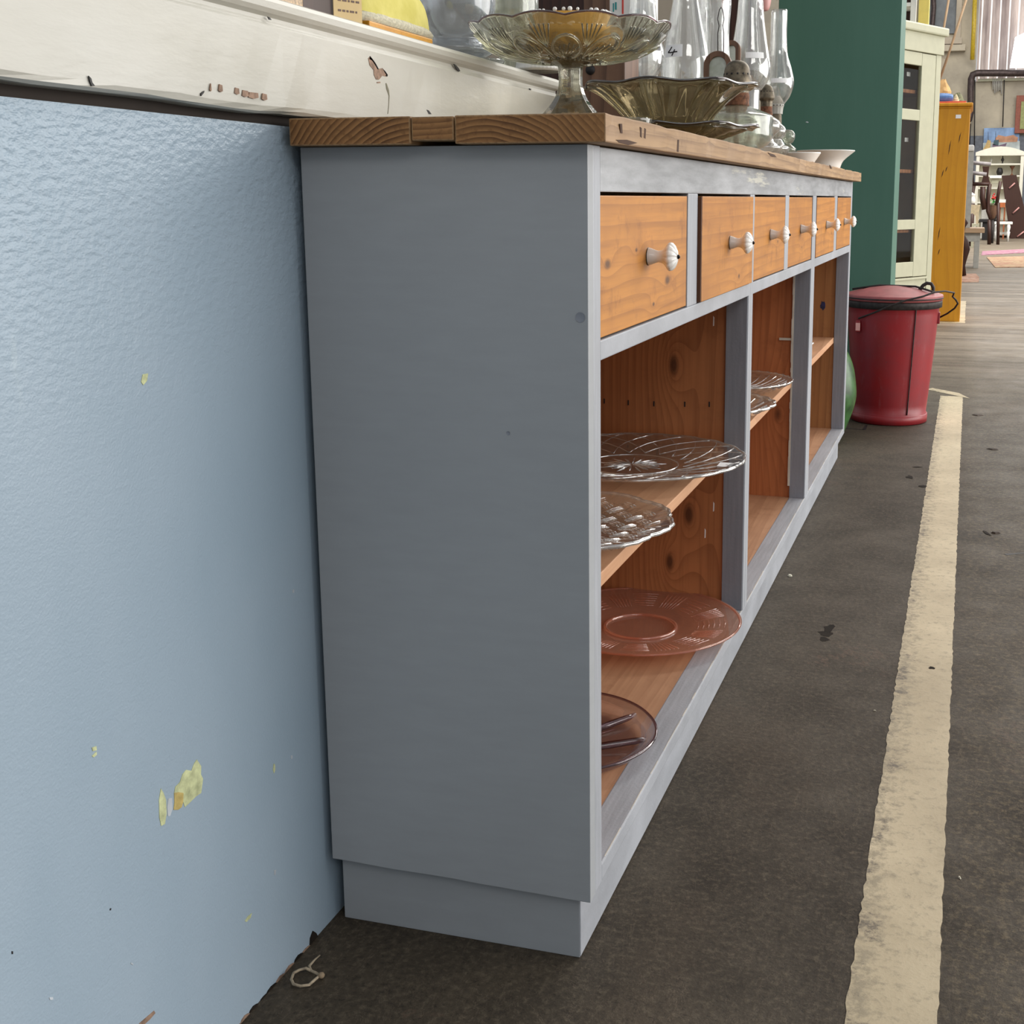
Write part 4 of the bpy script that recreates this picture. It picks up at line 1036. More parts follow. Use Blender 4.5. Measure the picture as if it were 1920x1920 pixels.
# white bowl and small dish at the far end
s_ = mpp((.25, 2.45, .93)); cx = at(1548, 285, 'y', 2.45).x; zr = at(1548, 284, 'y', 2.45).z-ZW; rb = 54*s_
mb = MB().lathe(curve([(0, .0), (rb*.42, 0), (rb*.5, .004), (rb*.62, zr*.5), (rb*.97, zr*.96), (rb, zr), (rb*.96, zr+.001), (rb*.6, zr*.62), (rb*.45, .008), (0, .007)], 40), (cx, 2.45, ZW), 72)
single('white_bowl', mb, 'porcelain', 'wide white china bowl at the far end of the worktop', 'bowl', (cx, 2.45, ZW))
cx = at(1494, 290, 'y', 2.26).x+.006; zr = at(1494, 290, 'y', 2.26).z-ZW
mb = MB().lathe(curve([(0, 0), (.02, 0), (.024, .004), (.046, zr-.002), (.047, zr), (.045, zr+.001), (.022, .008), (0, .006)], 20), (cx+.02, 2.18, ZW), 48)
single('white_saucer', mb, 'porcelain', 'small white saucer just in front of the wide white bowl', 'saucer', (cx+.02, 2.18, ZW))

# things behind, on the worktop's back edge
c = Vector((-.005, 1.12, ZW))
WB = thing('wooden_radio', 'brown wooden box with a round hole and slotted vents behind the cake stand', 'box', c)
zt_ = 1.085
part('case', MB().box(-.066, .040, 1.10, 1.20, ZW, zt_), 'brown_mid', WB, bevel=.003)
p = at(1107, 131, 'y', 1.0995); part('dark_hole', MB().lathe([(0, 0), (.009, 0), (.009, .001), (0, .001)], (0, 0, 0), 20, tf=lambda q: Vector((p.x+q.x, 1.0985+q.z, p.z+q.y))), 'black', WB)
mb = MB()
for k in range(4): p2 = at(1098+k*4, 115, 'y', 1.0990); mb.box(p2.x-.0008, p2.x+.0008, 1.0988, 1.1005, p2.z-.004, p2.z+.004)
part('vent_slots', mb, 'black', WB)
c = at(1178, 60, 'y', 1.9); c.z = ZW
TI = thing('white_tin', 'white tin with teal and red markings behind the lamp chimneys', 'tin', (c.x, 1.9, ZW))
xa, xb = at(1142, 60, 'y', 1.9).x, at(1216, 60, 'y', 1.9).x
M['teal'] = plain('teal_print', (40, 140, 140), .5); M['redp'] = plain('red_print', (205, 62, 48), .5)
part('body', MB().box(xa, xb, 1.9, 2.0, ZW, 1.36), 'white', TI, bevel=.006)
def rect(u0, u1, v0, v1, y, mat, nm, par):
    a = at(u0, v1, 'y', y); b = at(u1, v0, 'y', y); part(nm, MB().box(a.x, b.x, y, y+.002, a.z, b.z), mat, par)
for (r_, mt) in [((1190, 1199, 16, 33), 'teal'), ((1149, 1151, 6, 22), 'teal'), ((1153, 1156, 4, 18), 'teal'), ((1166, 1169, -20, 26), 'redp'), ((1174, 1183, 106, 118), 'redp'), ((1165, 1172, 134, 150), 'teal')]:
    rect(*r_, 1.8985, mt, 'print_mark', TI)
mb = MB().box(at(1352, 0, 'y', 2.5).x, at(1362, 0, 'y', 2.5).x, 2.5, 2.53, ZW, at(1355, 15, 'y', 2.5).z)
M['orange'] = plain('orange_print', (214, 84, 44), .5)
xa, xb = at(1346, 10, 'y', 2.5).x, at(1364, 10, 'y', 2.5).x
CT = thing('tall_carton', 'cream carton with orange marks standing behind the chimneys', 'carton', ((xa+xb)/2, 2.5, ZW))
part('body', MB().box(xa, xb, 2.5, 2.53, ZW, 1.45), 'ivory', CT, bevel=.002)
for (r_, mt) in [((1353, 1358, -12, 14), 'orange'), ((1359, 1362, -8, 6), 'orange')]: rect(*r_, 2.4985, mt, 'print_mark', CT)
# pink pendant shade whose rim just dips into the picture
pc = at(1433, -10, 'y', 2.75); s_ = mpp(pc)
M['pink'] = plain('pale_pink_ceramic', (206, 150, 144), .4, var=.06)
PS = thing('pendant_lamp', 'pale pink rounded pendant shade hanging above the right-hand chimneys', 'lamp', pc)
part('shade', MB().lathe(curve([(.002, -30*s_), (9*s_, -27*s_), (13*s_, -12*s_), (14*s_, 8*s_), (9*s_, 30*s_), (.004, 36*s_)], 24), pc, 32), 'pink', PS)
part('cord', MB().tube([pc+Vector((0, 0, 34*s_)), pc+Vector((0, 0, 1.9))], .003, 6), 'black', PS)

# ------------------------------------------------------------------ things on the white ledge
ZL = 1.012
def LP(u, v, x=-.03): return at(u, v, 'x', x)
# glittery beige box, dark box with a label card, yellow cloth pouch
a, b = LP(540, 0, -.02), LP(571, 5, -.02)
M['glitter'] = plain('glittery_beige', (190, 160, 120), .4, var=.35, scale=260)
single('beige_trinket_box', MB().box(-.12, -.02, b.y-.06, b.y-.002, ZL, 1.08), 'glitter', 'glittery beige trinket box leftmost on the white ledge', 'box', (-.07, b.y-.04, ZL), bevel=.003)
y0 = b.y+.001; y1 = LP(642, 27, -.03).y
DB = thing('dark_box', 'dark brown wooden box with a printed card on the white ledge', 'box', (-.08, (y0+y1)/2, ZL))
part('case', MB().box(-.13, -.024, y0, y1, ZL, 1.14), 'brown_dark', DB, bevel=.003)
a, b = at(625, 17, 'x', -.022), at(678, 40, 'x', -.010)
M['card'] = plain('aged_card', (216, 190, 140), .8, var=.06)
ca = Vector((-.0225, a.y, ZL)); cb = Vector((-.006, at(678, 40, 'x', -.006).y, ZL))
dv = (cb-ca).normalized(); nn = Vector((dv.y, -dv.x, 0))
crd = thing('label_card', 'aged printed card leaning on the dark box beside the yellow pouch', 'card', (ca+cb)/2)
part('card', MB().prism([(0, 0.0), ((cb-ca).length, 0.0), ((cb-ca).length, .12), (0, .12)], ca, dv, (0, 0, 1), nn*.0012), 'card', crd)
mb = MB(); random.seed(9)
for r in range(9):
    z_ = .012+r*.011; x_ = .006
    while x_ < (cb-ca).length-.008:
        w = random.uniform(.002, .006); mb.prism([(x_, z_), (x_+w, z_), (x_+w, z_+.0022), (x_, z_+.0022)], ca+nn*.0012, dv, (0, 0, 1), nn*.0004); x_ += w+.002
part('printed_lines', mb, 'brown_mid', crd)
# yellow cloth pouch with lace on a wooden base
ya, yb = cb.y+.003, at(800, 66, 'x', -.03).y
YP = thing('cloth_pouch', 'yellow cloth cushion with a lace hem on a small wooden base', 'cushion', (-.05, (ya+yb)/2, ZL))
part('wooden_base', MB().box(-.10, -.008, ya+.02, yb-.03, ZL, ZL+.009), 'ochre', YP, bevel=.002)
n = N('yellow_cotton'); n.pbr(n.mix(n.rng(n.noise(n.mapping(), 25, 3), .4, .7), lin((200, 190, 96)), lin((216, 206, 120))), .9, 0, n.bump(n.noise(n.mapping(), 40, 3), .4, .004)); M['ycot'] = n.m
M['lace'] = plain('cream_lace', (206, 200, 176), .9, var=.15, scale=300)
def pouch(z0, z1, infl, mat, nm, wav=0., seed=0):
    mb = MB(); vs = []; nu, nv = 40, 14; cx, cy = -.052, (ya+yb)/2; hx, hy = .044, (yb-ya)/2-.002
    for j in range(nv+1):
        f = j/nv; z = z0+(z1-z0)*f; k = 1+infl*math.sin(PI*f)-(.75*f**3 if nm == 'cushion' else 0)
        for i in range(nu):
            t = 2*PI*i/nu; sx = math.copysign(abs(math.cos(t))**.6, math.cos(t)); sy = math.copysign(abs(math.sin(t))**.6, math.sin(t))
            w = 1+wav*math.sin(t*17+j)
            vs.append((cx+hx*k*w*sx, cy+hy*k*w*sy, z))
    fs = [tuple(range(nu))[::-1], tuple(range(nv*nu, nv*nu+nu))]
    for j in range(nv):
        for i in range(nu): i2 = (i+1) % nu; fs.append((j*nu+i, j*nu+i2, (j+1)*nu+i2, (j+1)*nu+i))
    mb.add(vs, fs, 0, True); part(nm, mb, mat, YP)
pouch(ZL+.014, ZL+.085, .0, 'ycot', 'cushion', .006)
pouch(ZL+.009, ZL+.020, .06, 'lace', 'lace_hem', .02)
# big clear glass dome jars
def vase(u, y, prof, label, mat='g_smoke', name='glass_vase', cat='vase', lo=ZL, th=.003):
    pr, c = px_lathe(u, y, prof, lo=lo); return single(name, MB().lathe(shell(pr, th), c, 64, closed=True), mat, label, cat, c)
def yled(u, x): return at(u, 60, 'x', x).y
yv = yled(850, -.10)
vase(858, yv, [(66, -120), (72, -60), (75, 0), (72, 28), (64, 52), (54, 68), (50, 76), (60, 86), (68, 100), (66, None), (8, None)], 'wide clear glass vase with a heavy foot on the ledge beside the yellow cushion')
yv2 = yled(950, -.11)
vase(958, yv2, [(46, -120), (50, -40), (54, 0), (52, 30), (44, 58), (34, 72), (30, 84), (50, None), (8, None)], 'clear glass vase on the ledge directly behind the cake stand', 'g_pale')
yv3 = yled(905, -.06)
s_ = mpp((-.06, yv3, 1))
mb = dish(curve([(0, .004), (.03, .004), (.045, .010), (.052, .013)], 14), curve([(.052, .011), (.044, .006), (.03, 0), (0, 0)], 12), (-.074, yv3-.02, ZL), 64)
single('ledge_plate', mb, 'g_pale', 'small clear glass plate lying on the white ledge by the vases', 'plate', (-.074, yv3-.02, ZL))
# white ribbed shade at the ledge's far end
ys = .705; xs_ = at(1012, 120, 'y', ys).x
mb = MB().lathe(curve([(.034, .001), (.038, .004), (.036, .010), (.031, .030), (.020, .038), (.003, .040)], 24), (xs_, ys, ZL), 120, 0, lambda t, i, r, z: (r*(1+.02*math.sin(40*t)*(3 < i < 20)), z))
single('ribbed_shade', mb, 'white', 'small white ribbed shade at the far end of the white ledge', 'shade', (xs_, ys, ZL))
# dark cupboard in the room behind the half wall
CB = thing('dark_cupboard', 'dark brown cupboard in the room behind the half wall', 'cupboard', (-.55, 2.2, 0))
xa, xb = at(1000, 5, 'y', 2.05).x, at(1168, 5, 'y', 2.05).x
part('body', MB().box(xa-.02, xb-.02, 2.05, 2.45, 0, 1.75), 'brown_dark', CB, bevel=.005)
part('side_board', MB().box(xb-.10, xb-.02, 2.03, 2.0499, 0, 1.75), 'brown_mid', CB, bevel=.002)
part('cornice', MB().box(xa-.05, xb+.01, 2.02, 2.47, 1.75, 1.80), 'brown_mid', CB, bevel=.004)

# ------------------------------------------------------------------ red bucket with lid
bc = Vector((.403, 3.535, 0))
B = thing('red_bucket', 'dented dull-red metal bin with lid and wire handle on the floor past the sideboard', 'bin', bc)
RB, RT, HB = .134, .168, .452
pr = [(0, .004), (RB-.004, .004), (RB+.001, 0), (RB+.003, .004), (RB+.004, .030), (RB+.004, .036), (RB+.0015, .038)]+[(RB+.0015+(RT-RB)*k/12, .038+(HB-.05)*k/12) for k in range(1, 13)]
pr += [(RT+.005, HB-.010), (RT+.0055, HB-.004), (RT+.002, HB), (RT-.004, HB), (RT-.006, HB-.01), (RB-.005, .01), (0, .01)]
def dent(t, i, r, z): return (r*(1+.006*math.sin(3*t+1)*math.sin(z*9)+.003*math.sin(7*t)), z) if .05 < z < .42 else (r, z)
part('body', MB().lathe(pr, bc, 72, 0, dent), 'red_paint', B)
part('base_band', MB().lathe([(RB+.001, .002), (RB+.007, .003), (RB+.0075, .031), (RB+.002, .034)], bc, 72), 'red_paint', B)
for t in (-1.02,):
    mb = MB()
    pth = []
    for k in range(12):
        f = k/11; r = RB+(RT-RB)*f+.0042; pth.append(bc+Vector((r*math.cos(t), r*math.sin(t), .04+(HB-.06)*f)))
    mb.tube(pth, .0022, 6); part('seam', mb, 'iron', B, label='dark upright seam')
RL = .179
lid = [(0, .507), (.03, .506), (.09, .498), (.150, .482), (RL-.006, .476), (RL, .474), (RL+.001, .470), (RL, .462), (RL-.001, .455), (RL-.004, .455), (RL-.005, .466), (.14, .476), (0, .495)]
M['lid_paint'] = plain('faded_red_paint', (158, 84, 84), .5, var=.15, scale=18)
part('lid', MB().lathe(lid, bc, 72), 'lid_paint', B, label='slightly domed faded red lid')
part('rim_ring', MB().lathe([(RT+.004, .428), (RT+.009, .430), (RT+.0095, .446), (RT+.009, .4535), (RT+.003, .4535)], bc, 72), 'iron', B)
part('lid_ring', MB().tube([bc+Vector((RL*1.0*math.cos(2*PI*k/48), RL*math.sin(2*PI*k/48), .464)) for k in range(48)], .0028, 6, closed=True), 'iron', B)
# lid handle: flat iron loop
def bp(u, v, y): return at(u, v, 'y', y)
yh = 3.50
P = [bp(u, v, yh) for u, v in [(1716, 551), (1724, 544), (1731, 535), (1738, 531), (1746, 532), (1750, 539), (1750, 547), (1746, 556)]]
part('lid_handle', MB().tube(P, .0065, 8), 'iron', B)
# ridge stiffeners across the lid
part('lid_brace', MB().tube([bc+Vector((-.15, -.02, .490)), bc+Vector((-.05, -.01, .506)), bc+Vector((.08, -.03, .505)), bc+Vector((.15, -.06, .487))], .004, 6), 'iron', B)
# bail wire, fallen forward round the near side and out to the right
P = []
zz = .445
lug0 = bc+Vector((-.150, -.085, .385))
pts = [(1610, 597, 3.40), (1640, 586, 3.35), (1670, 573, 3.34), (1700, 563, 3.34), (1730, 556, 3.35), (1752, 548, 3.37), (1772, 546, 3.40), (1789, 549, 3.43), (1786, 556, 3.45), (1792, 562, 3.46), (1796, 569, 3.48), (1790, 578, 3.50), (1776, 588, 3.52), (1762, 595, 3.535)]
P = [bp(u, v, y) for u, v, y in pts]
part('bail_handle', MB().tube(P, .0034, 8), 'iron', B)
for (u, v, y) in ((1609, 612, 3.41), (1758, 597, 3.52)):
    p = bp(u, v, y); part('handle_lug', MB().box(p.x-.010, p.x+.008, y-.006, y+.03, p.z-.02, p.z+.022), 'red_paint', B, bevel=.003)
p = bp(1609, 612, 3.40); part('paper_tag', MB().box(p.x-.008, p.x+.008, 3.388, 3.390, p.z-.014, p.z+.014), 'pink', B)
# green gourd-like pot between counter and bin
M['greenpot'] = plain('mottled_green_glaze', (56, 96, 48), .35, var=.35, scale=22)
gp = at(1560, 760, 'y', 3.12); gp.z = 0; gp.x = .205
mb = MB().lathe(curve([(.0, .0), (.05, .0), (.075, .03), (.105, .12), (.108, .18), (.09, .27), (.05, .33), (0, .345)], 30), gp, 40)
single('green_jar', mb, 'greenpot', 'rounded mottled green jar half hidden between sideboard and red bin', 'jar', gp)

# ------------------------------------------------------------------ tall cupboards beyond
G = thing('green_cupboard', 'tall dark green painted cupboard seen from its flat side, past the sideboard', 'cupboard', (.14, 3.85, 0))
part('side', MB().box(-.098, .3725, 3.85, 3.872, .0, 2.2), 'green', G, bevel=.002)
part('body', MB().box(-.095, .36, 3.872, 4.40, .0, 2.2), 'green', G, bevel=.002)
p = at(1513, 229, 'y', 3.849); part('paint_scuff', MB().prism([(-.006, 0), (.004, -.003), (.007, .0), (0, .003)], (p.x, 3.8492, p.z), (1, 0, 0), (0, 0, 1), (0, .001, 0)), 'chip_white', G)

# ivory glazed cabinet, turned so that its front faces half to the right
pr0 = at(1745, 520, 'y', 5.5); O = Vector((pr0.x, 5.5, 0)); hd = math.radians(27.4)
ex = Vector((-math.sin(hd), -math.cos(hd), 0)); ny_ = Vector((math.cos(hd), -math.sin(hd), 0))   # ex runs from the right stile leftwards
IV = thing('ivory_cabinet', 'tall ivory cabinet with a glazed door, between the green and the yellow cupboards', 'cabinet', O)
def ib(s0, s1, d0, d1, z0, z1, name, mat, bevel=.003, par=None, label=None):
    tf = lambda p: O+ex*p.x+ny_*p.y+Vector((0, 0, p.z))
    return part(name, MB().box(s0, s1, d0, d1, z0, z1, tf=tf), mat, par or IV, bevel, label=label)
Wd = .86
def zz_(v): return at(1725, v, 'y', 5.44).z
z_c0, z_c1 = zz_(103), zz_(52)
ib(0, .02, -.40, 0, 0, z_c0, 'side_panel', 'ivory'); ib(Wd-.02, Wd, -.40, 0, 0, z_c0, 'side_panel', 'ivory')
ib(.02, Wd-.02, -.40, -.385, 0, z_c0, 'back_panel', 'brown_in')
ib(0, .05, -.02, 0.004, 0, z_c0, 'stile', 'ivory'); ib(Wd-.05, Wd, -.02, .004, 0, z_c0, 'stile', 'ivory')
ib(-.01, Wd+.01, -.41, .012, z_c0, zz_(68), 'frieze', 'ivory'); ib(-.022, Wd+.02, -.42, .03, zz_(68), z_c1, 'cornice', 'ivory', .008)
zb = zz_(518)
ib(.052, Wd-.052, -.02, .0, zb-.20, zb-.012, 'lower_drawer', 'ivory'); ib(.05, Wd-.05, -.02, .008, zb-.012, zb+.0, 'rail', 'ivory')
ib(.02, Wd-.02, -.38, 0, 0.02, .06, 'bottom_board', 'ivory'); ib(.052, Wd-.052, -.02, .0, .06, zb-.21, 'lower_drawer', 'ivory')
for zsh in (zz_(175), zz_(322), zz_(432)): ib(.02, Wd-.02, -.37, -.03, zsh-.009, zsh+.009, 'shelf', 'brown_in')
dz0, dz1 = zb+.004, z_c0-.004
dr_ = ib(.054, .19, -.016, .004, dz0, dz1, 'door', 'ivory', label='glazed ivory door')
ib(.52, Wd-.054, -.016, .004, dz0, dz1, 'door_stile', 'ivory', par=dr_)
for (v0, v1) in ((104, 128), (209, 229), (411, 429), (489, 516)):
    ib(.19, .52, -.016, .0035, zz_(v1), zz_(v0), 'door_rail', 'ivory', par=dr_)
M['cab_glass'] = glass('cabinet_glass', (.93, .94, .92), 0.0, .01, gloss=.45)
ib(.18, .53, -.009, -.005, dz0+.1, dz1-.08, 'pane', 'cab_glass', 0, par=dr_)
for (u, v) in ((1703, 139), (1699, 262)):
    p = at(u, v, 'y', 5.35); tf = lambda q, p=p: Vector((p.x, 5.35, p.z))+ex*q.x+ny_*q.y+Vector((0, 0, q.z))
    part('price_tag', MB().box(-.02, .014, -.001, .001, -.010, .010, tf=tf), 'tag', IV)
# stuff stored inside
for (u, v0, v1) in ((1684, 258, 300),):
    p = at(u, v1, 'y', 5.45)
# on top of the ivory cabinet: small white shelf unit and a yellow box
zt_ = z_c1
p = at(1705, 20, 'y', 5.35)
WS = thing('white_plant_rack', 'small white open rack standing on top of the ivory cabinet', 'rack', (p.x, 5.38, zt_))
fr = MB(); xa, xb = at(1670, 20, 'y', 5.30).x, at(1718, 20, 'y', 5.30).x
fr.box(xb-.028, xb, 5.30, 5.33, zt_, zt_+.5); fr.box(xa, xa+.03, 5.30, 5.33, zt_, zt_+.5); fr.box(xb-.028, xb, 5.45, 5.48, zt_, zt_+.5)
part('post', fr, 'white', WS, bevel=.002)
for h in (.0, .085, .21): part('rack_shelf', MB().box(xa, xb-.028, 5.30, 5.48, zt_+h*1.0, zt_+h+.018), 'white', WS, bevel=.002)
part('back_board', MB().box(xa, xb-.028, 5.47, 5.478, zt_+.018, zt_+.5), 'brown_dark', WS)
xa, xb = at(1722, 20, 'y', 5.42).x, at(1742, 20, 'y', 5.42).x
single('yellow_box', MB().box(xa, xb, 5.42, 5.50, zt_, zt_+.45), plain('pale_yellow_card', (226, 206, 112), .6, var=.05), 'pale yellow box at the right end on top of the ivory cabinet', 'box', (xa, 5.42, zt_), bevel=.002)

# yellow-ochre cupboard
Y0_ = 7.5; xr = at(1806, 500, 'y', Y0_).x-.006; ztop = at(1780, 203, 'y', Y0_).z
YC = thing('ochre_cupboard', 'honey-yellow stained pine cupboard with a moulded top, beyond the ivory cabinet', 'cupboard', (.2, Y0_, 0))
part('side', MB().box(-.35, xr, Y0_, Y0_+.55, 0, ztop), 'ochre', YC, bevel=.004)
part('moulding', MB().box(-.36, xr+.008, Y0_-.008, Y0_+.56, ztop, ztop+.008), 'ochre', YC, bevel=.003)
part('top_board', MB().box(-.37, xr+.016, Y0_-.018, Y0_+.57, ztop+.010, ztop+.034), 'ochre', YC, bevel=.008)
part('price_tag', MB().box(at(1792, 218, 'y', Y0_).x, at(1802, 218, 'y', Y0_).x, Y0_-.003, Y0_-.001, at(1797, 222, 'y', Y0_).z, at(1797, 215, 'y', Y0_).z), 'tag', YC)
random.seed(4)
for (u, v, h) in [(1780, 277, 26), (1767, 325, 14), (1799, 258, 20), (1760, 438, 24), (1748, 422, 18), (1746, 250, 22), (1774, 317, 10), (1760, 472, 12)]:
    p = at(u, v, 'y', Y0_-.0005); hh = h*.0037/2
    part('wood_split', MB().prism([(-.005, -hh), (.002, -hh*.4), (.009, hh), (.0, hh*.3)], (p.x, Y0_-.0008, p.z), (1, 0, 0), (0, 0, 1), (0, .001, 0)), 'brown_dark', YC)
zt2 = ztop+.0345
def yb_(u, y=7.6): return at(u, 190, 'y', y).x
single('red_board', MB().box(yb_(1755), yb_(1812), 7.52, 7.70, zt2, zt2+.012), plain('coral_red', (226, 100, 80), .5), 'flat coral-red board on top of the honey-yellow cupboard', 'board', (yb_(1780), 7.6, zt2), bevel=.002)
M['bluewrap'] = plain('blue_wrapper', (84, 124, 180), .4, var=.2)
mb = MB().lathe(curve([(0, -.09), (.02, -.09), (.032, -.06), (.035, 0), (.032, .06), (.02, .09), (0, .09)], 16), (yb_(1759), 7.60, zt2+.040), 24, tf=lambda q: Vector((q.z*1.05, q.y, q.x*.9)))
single('blue_package', mb, 'bluewrap', 'blue and white wrapped package on the honey-yellow cupboard', 'package', (yb_(1762), 7.6, zt2))
random.seed(12)
M['cane'] = plain('dry_bamboo', (158, 130, 98), .7, var=.1)
M['paperbag'] = plain('brown_paper', (196, 160, 108), .85, var=.15)
def crumple(c, rx, rz, name, mat, label, cat, top=1.0):
    mb = MB(); nu, nv = 14, 7; vs = []
    for j in range(nv+1):
        f = j/nv
        for i in range(nu):
            t = 2*PI*i/nu; k = (1-f**1.6*.75)*(1+random.uniform(-.14, .14)); vs.append((c[0]+rx*k*math.cos(t), c[1]+rx*.7*k*math.sin(t), c[2]+rz*f*(1+random.uniform(-.05, .05)*(0 < j))))
    fs = [tuple(range(nu))[::-1], tuple(range(nv*nu, nv*nu+nu))]
    for j in range(nv):
        for i in range(nu): i2 = (i+1) % nu; fs.append((j*nu+i, j*nu+i2, (j+1)*nu+i2, (j+1)*nu+i))
    mb.add(vs, fs); return single(name, mb, mat, label, cat, c)
crumple((yb_(1765, 7.95), 7.95, zt2), .085, .19, 'paper_bag', 'paperbag', 'crumpled brown paper bag standing on the honey-yellow cupboard', 'bag')
crumple((yb_(1795, 7.86), 7.86, zt2), .06, .09, 'green_cloth_bundle', plain('olive_cloth', (122, 124, 98), .9, var=.2), 'olive-grey cloth bundle at the back of the honey-yellow cupboard top', 'bundle')
crumple((yb_(1792, 7.64), 7.64, zt2+.0125), .022, .05, 'pale_packet', plain('pale_packet', (206, 200, 160), .7), 'small pale packet on the red board', 'packet')
for k_, ((u0, v0), (u1, v1)) in enumerate([((1743, 185), (1782, -20)), ((1746, 178), (1818, -20))]):
    p, q = at(u0, v0, 'y', 7.73+.03*k_), at(u1, v1, 'y', 7.86+.03*k_); p.z = zt2+.001
    single('bamboo_cane', MB().tube([p, (p+q)/2+Vector((.004, 0, 0)), q], .008, 8), 'cane', ['steeper of the two thin canes leaning up from the honey-yellow cupboard', 'more slanting of the two thin canes above the honey-yellow cupboard'][k_], 'cane', p)

# ------------------------------------------------------------------ far end of the hall
def fx(u, y, v=400): return at(u, v, 'y', y).x
def fz(v, y, u=1860): return at(u, v, 'y', y).z
# grey table with pale top, light-grey post cupboard on it
yt = 14.3
TB = thing('grey_table', 'low grey side table with a pale wooden top, beyond the honey-yellow cupboard', 'table', (.75, yt, 0))
zt3 = fz(428, yt)
xl, xr_ = fx(1790, yt), fx(1848, yt)
part('tabletop', MB().box(xl-.3, xr_, yt-.05, yt+.55, zt3-.055, zt3), 'oak', TB, bevel=.006)
part('apron', MB().box(xl-.28, xr_-.05, yt, yt+.5, zt3-.16, zt3-.055), 'grey_wood', TB, bevel=.004)
for (x, y) in ((xr_-.11, yt), (xr_-.11, yt+.44), (xl-.28, yt), (xl-.28, yt+.44)):
    part('leg', MB().box(x, x+.06, y, y+.06, 0, zt3-.16), 'grey_wood', TB, bevel=.004)
part('stretcher', MB().box(xr_-.10, xr_-.06, yt+.06, yt+.44, .08, .12), 'grey_wood', TB)
PCb = thing('grey_post_cupboard', 'narrow light-grey cupboard with a curved cornice standing on the grey table', 'cupboard', (.55, yt+.2, zt3))
part('body', MB().box(fx(1770, yt), fx(1823, yt, 350), yt+.05, yt+.4, zt3+.001, fz(283, yt)), 'grey_wood', PCb, bevel=.004)
part('cornice', MB().box(fx(1768, yt), fx(1827, yt, 275), yt+.03, yt+.42, fz(283, yt), fz(271, yt)), 'white', PCb, bevel=.02)
# dark cabriole chair leg/arm peeping out
yk = 12.6
P = [at(u, v, 'y', yk) for u, v in [(1798, 405), (1806, 412), (1810, 418), (1805, 425), (1802, 440), (1808, 455), (1811, 468), (1808, 485), (1806, 498), (1807, 511)]]; P[-1].z = .012
single('cabriole_chair', MB().tube(P, [.02, .03, .03, .03, .035, .05, .045, .03, .022, .03], 10), 'brown_dark', 'dark curved cabriole leg of a chair hidden by the honey-yellow cupboard', 'chair', P[-1])
# bookcase
M['bone'] = plain('bone_white_paint', (222, 218, 202), .5, var=.03)
yb = 26.8
BK = thing('cream_bookcase', 'wide cream bookcase with an arched top under the boat painting', 'bookcase', (1.6, yb, 0))
x0, x1 = fx(1829, yb, 330), fx(1912, yb, 330); zt4 = fz(290, yb)
for x in (x0, x1): part('upright', MB().box(x, x+.07, yb, yb+.35, 0, zt4), 'bone', BK, bevel=.006)
part('back_board', MB().box(x0+.06, x1+.02, yb+.33, yb+.35, 0, zt4), 'bone', BK)
arc = [(x0-.02, zt4-.02), (x1+.09, zt4-.02), (x1+.09, zt4+.05)]+[(x1+.09-(x1-x0+.11)*k/10, zt4+.05+.12*math.sin(PI*k/10)) for k in range(1, 10)]+[(x0-.02, zt4+.05)]
part('arched_top', MB().prism(arc, (0, yb-.02, 0), (1, 0, 0), (0, 0, 1), (0, .38, 0)), 'bone', BK)
for v in (308, 330, 353, 380, 412, 440): part('shelf', MB().box(x0+.07, x1, yb+.02, yb+.33, fz(v, yb)-.015, fz(v, yb)+.015), 'bone', BK)
def small(u, v0, v1, hw, name, mat, label, cat, y=None, shape='vase'):
    y = y or yb+.12; c = at(u, v0, 'y', y); h = fz(v1, y)-fz(v0, y); s = mpp(c); r = hw*s
    c.z = max(c.z, 0) ; prf = {'vase': [(0, 0), (r*.6, 0), (r*.35, h*.2), (r, h*.5), (r*.3, h*.8), (r*.4, h), (0, h)], 'jug': [(0, 0), (r*.6, 0), (r, h*.4), (r*.8, h*.8), (r*.5, h), (0, h)], 'goblet': [(0, 0), (r*.7, 0), (r*.2, h*.2), (r*.25, h*.6), (r, h), (0, h)], 'cone': [(0, 0), (r, 0), (r*.7, h*.4), (r*.25, h), (0, h)]}[shape]
    return single(name, MB().lathe(curve(prf, 18), c, 20), mat, label, cat, c)
def sh(v): return fz(v, yb)+.016
def onshelf(u, vs_, v1, hw, *a, **k):
    o = small(u, vs_, v1, hw, *a, **k); o.location.z = sh(vs_); return o
onshelf(1879.5, 308, 294, 3, 'dark_figurine', 'black', 'tiny dark figurine on the bookcase\'s top shelf', 'figurine')
onshelf(1858, 308, 296, 2, 'grey_candlestick', 'grey_wood', 'thin grey candlestick on the left of the bookcase\'s top shelf', 'candlestick')
onshelf(1874, 330, 316, 6, 'black_jug', 'black', 'round black jug on the bookcase\'s second shelf', 'jug', shape='jug')
onshelf(1897, 330, 313, 5, 'brown_goblet', 'rust', 'brown wooden goblet on the right of the second shelf', 'goblet', shape='goblet')
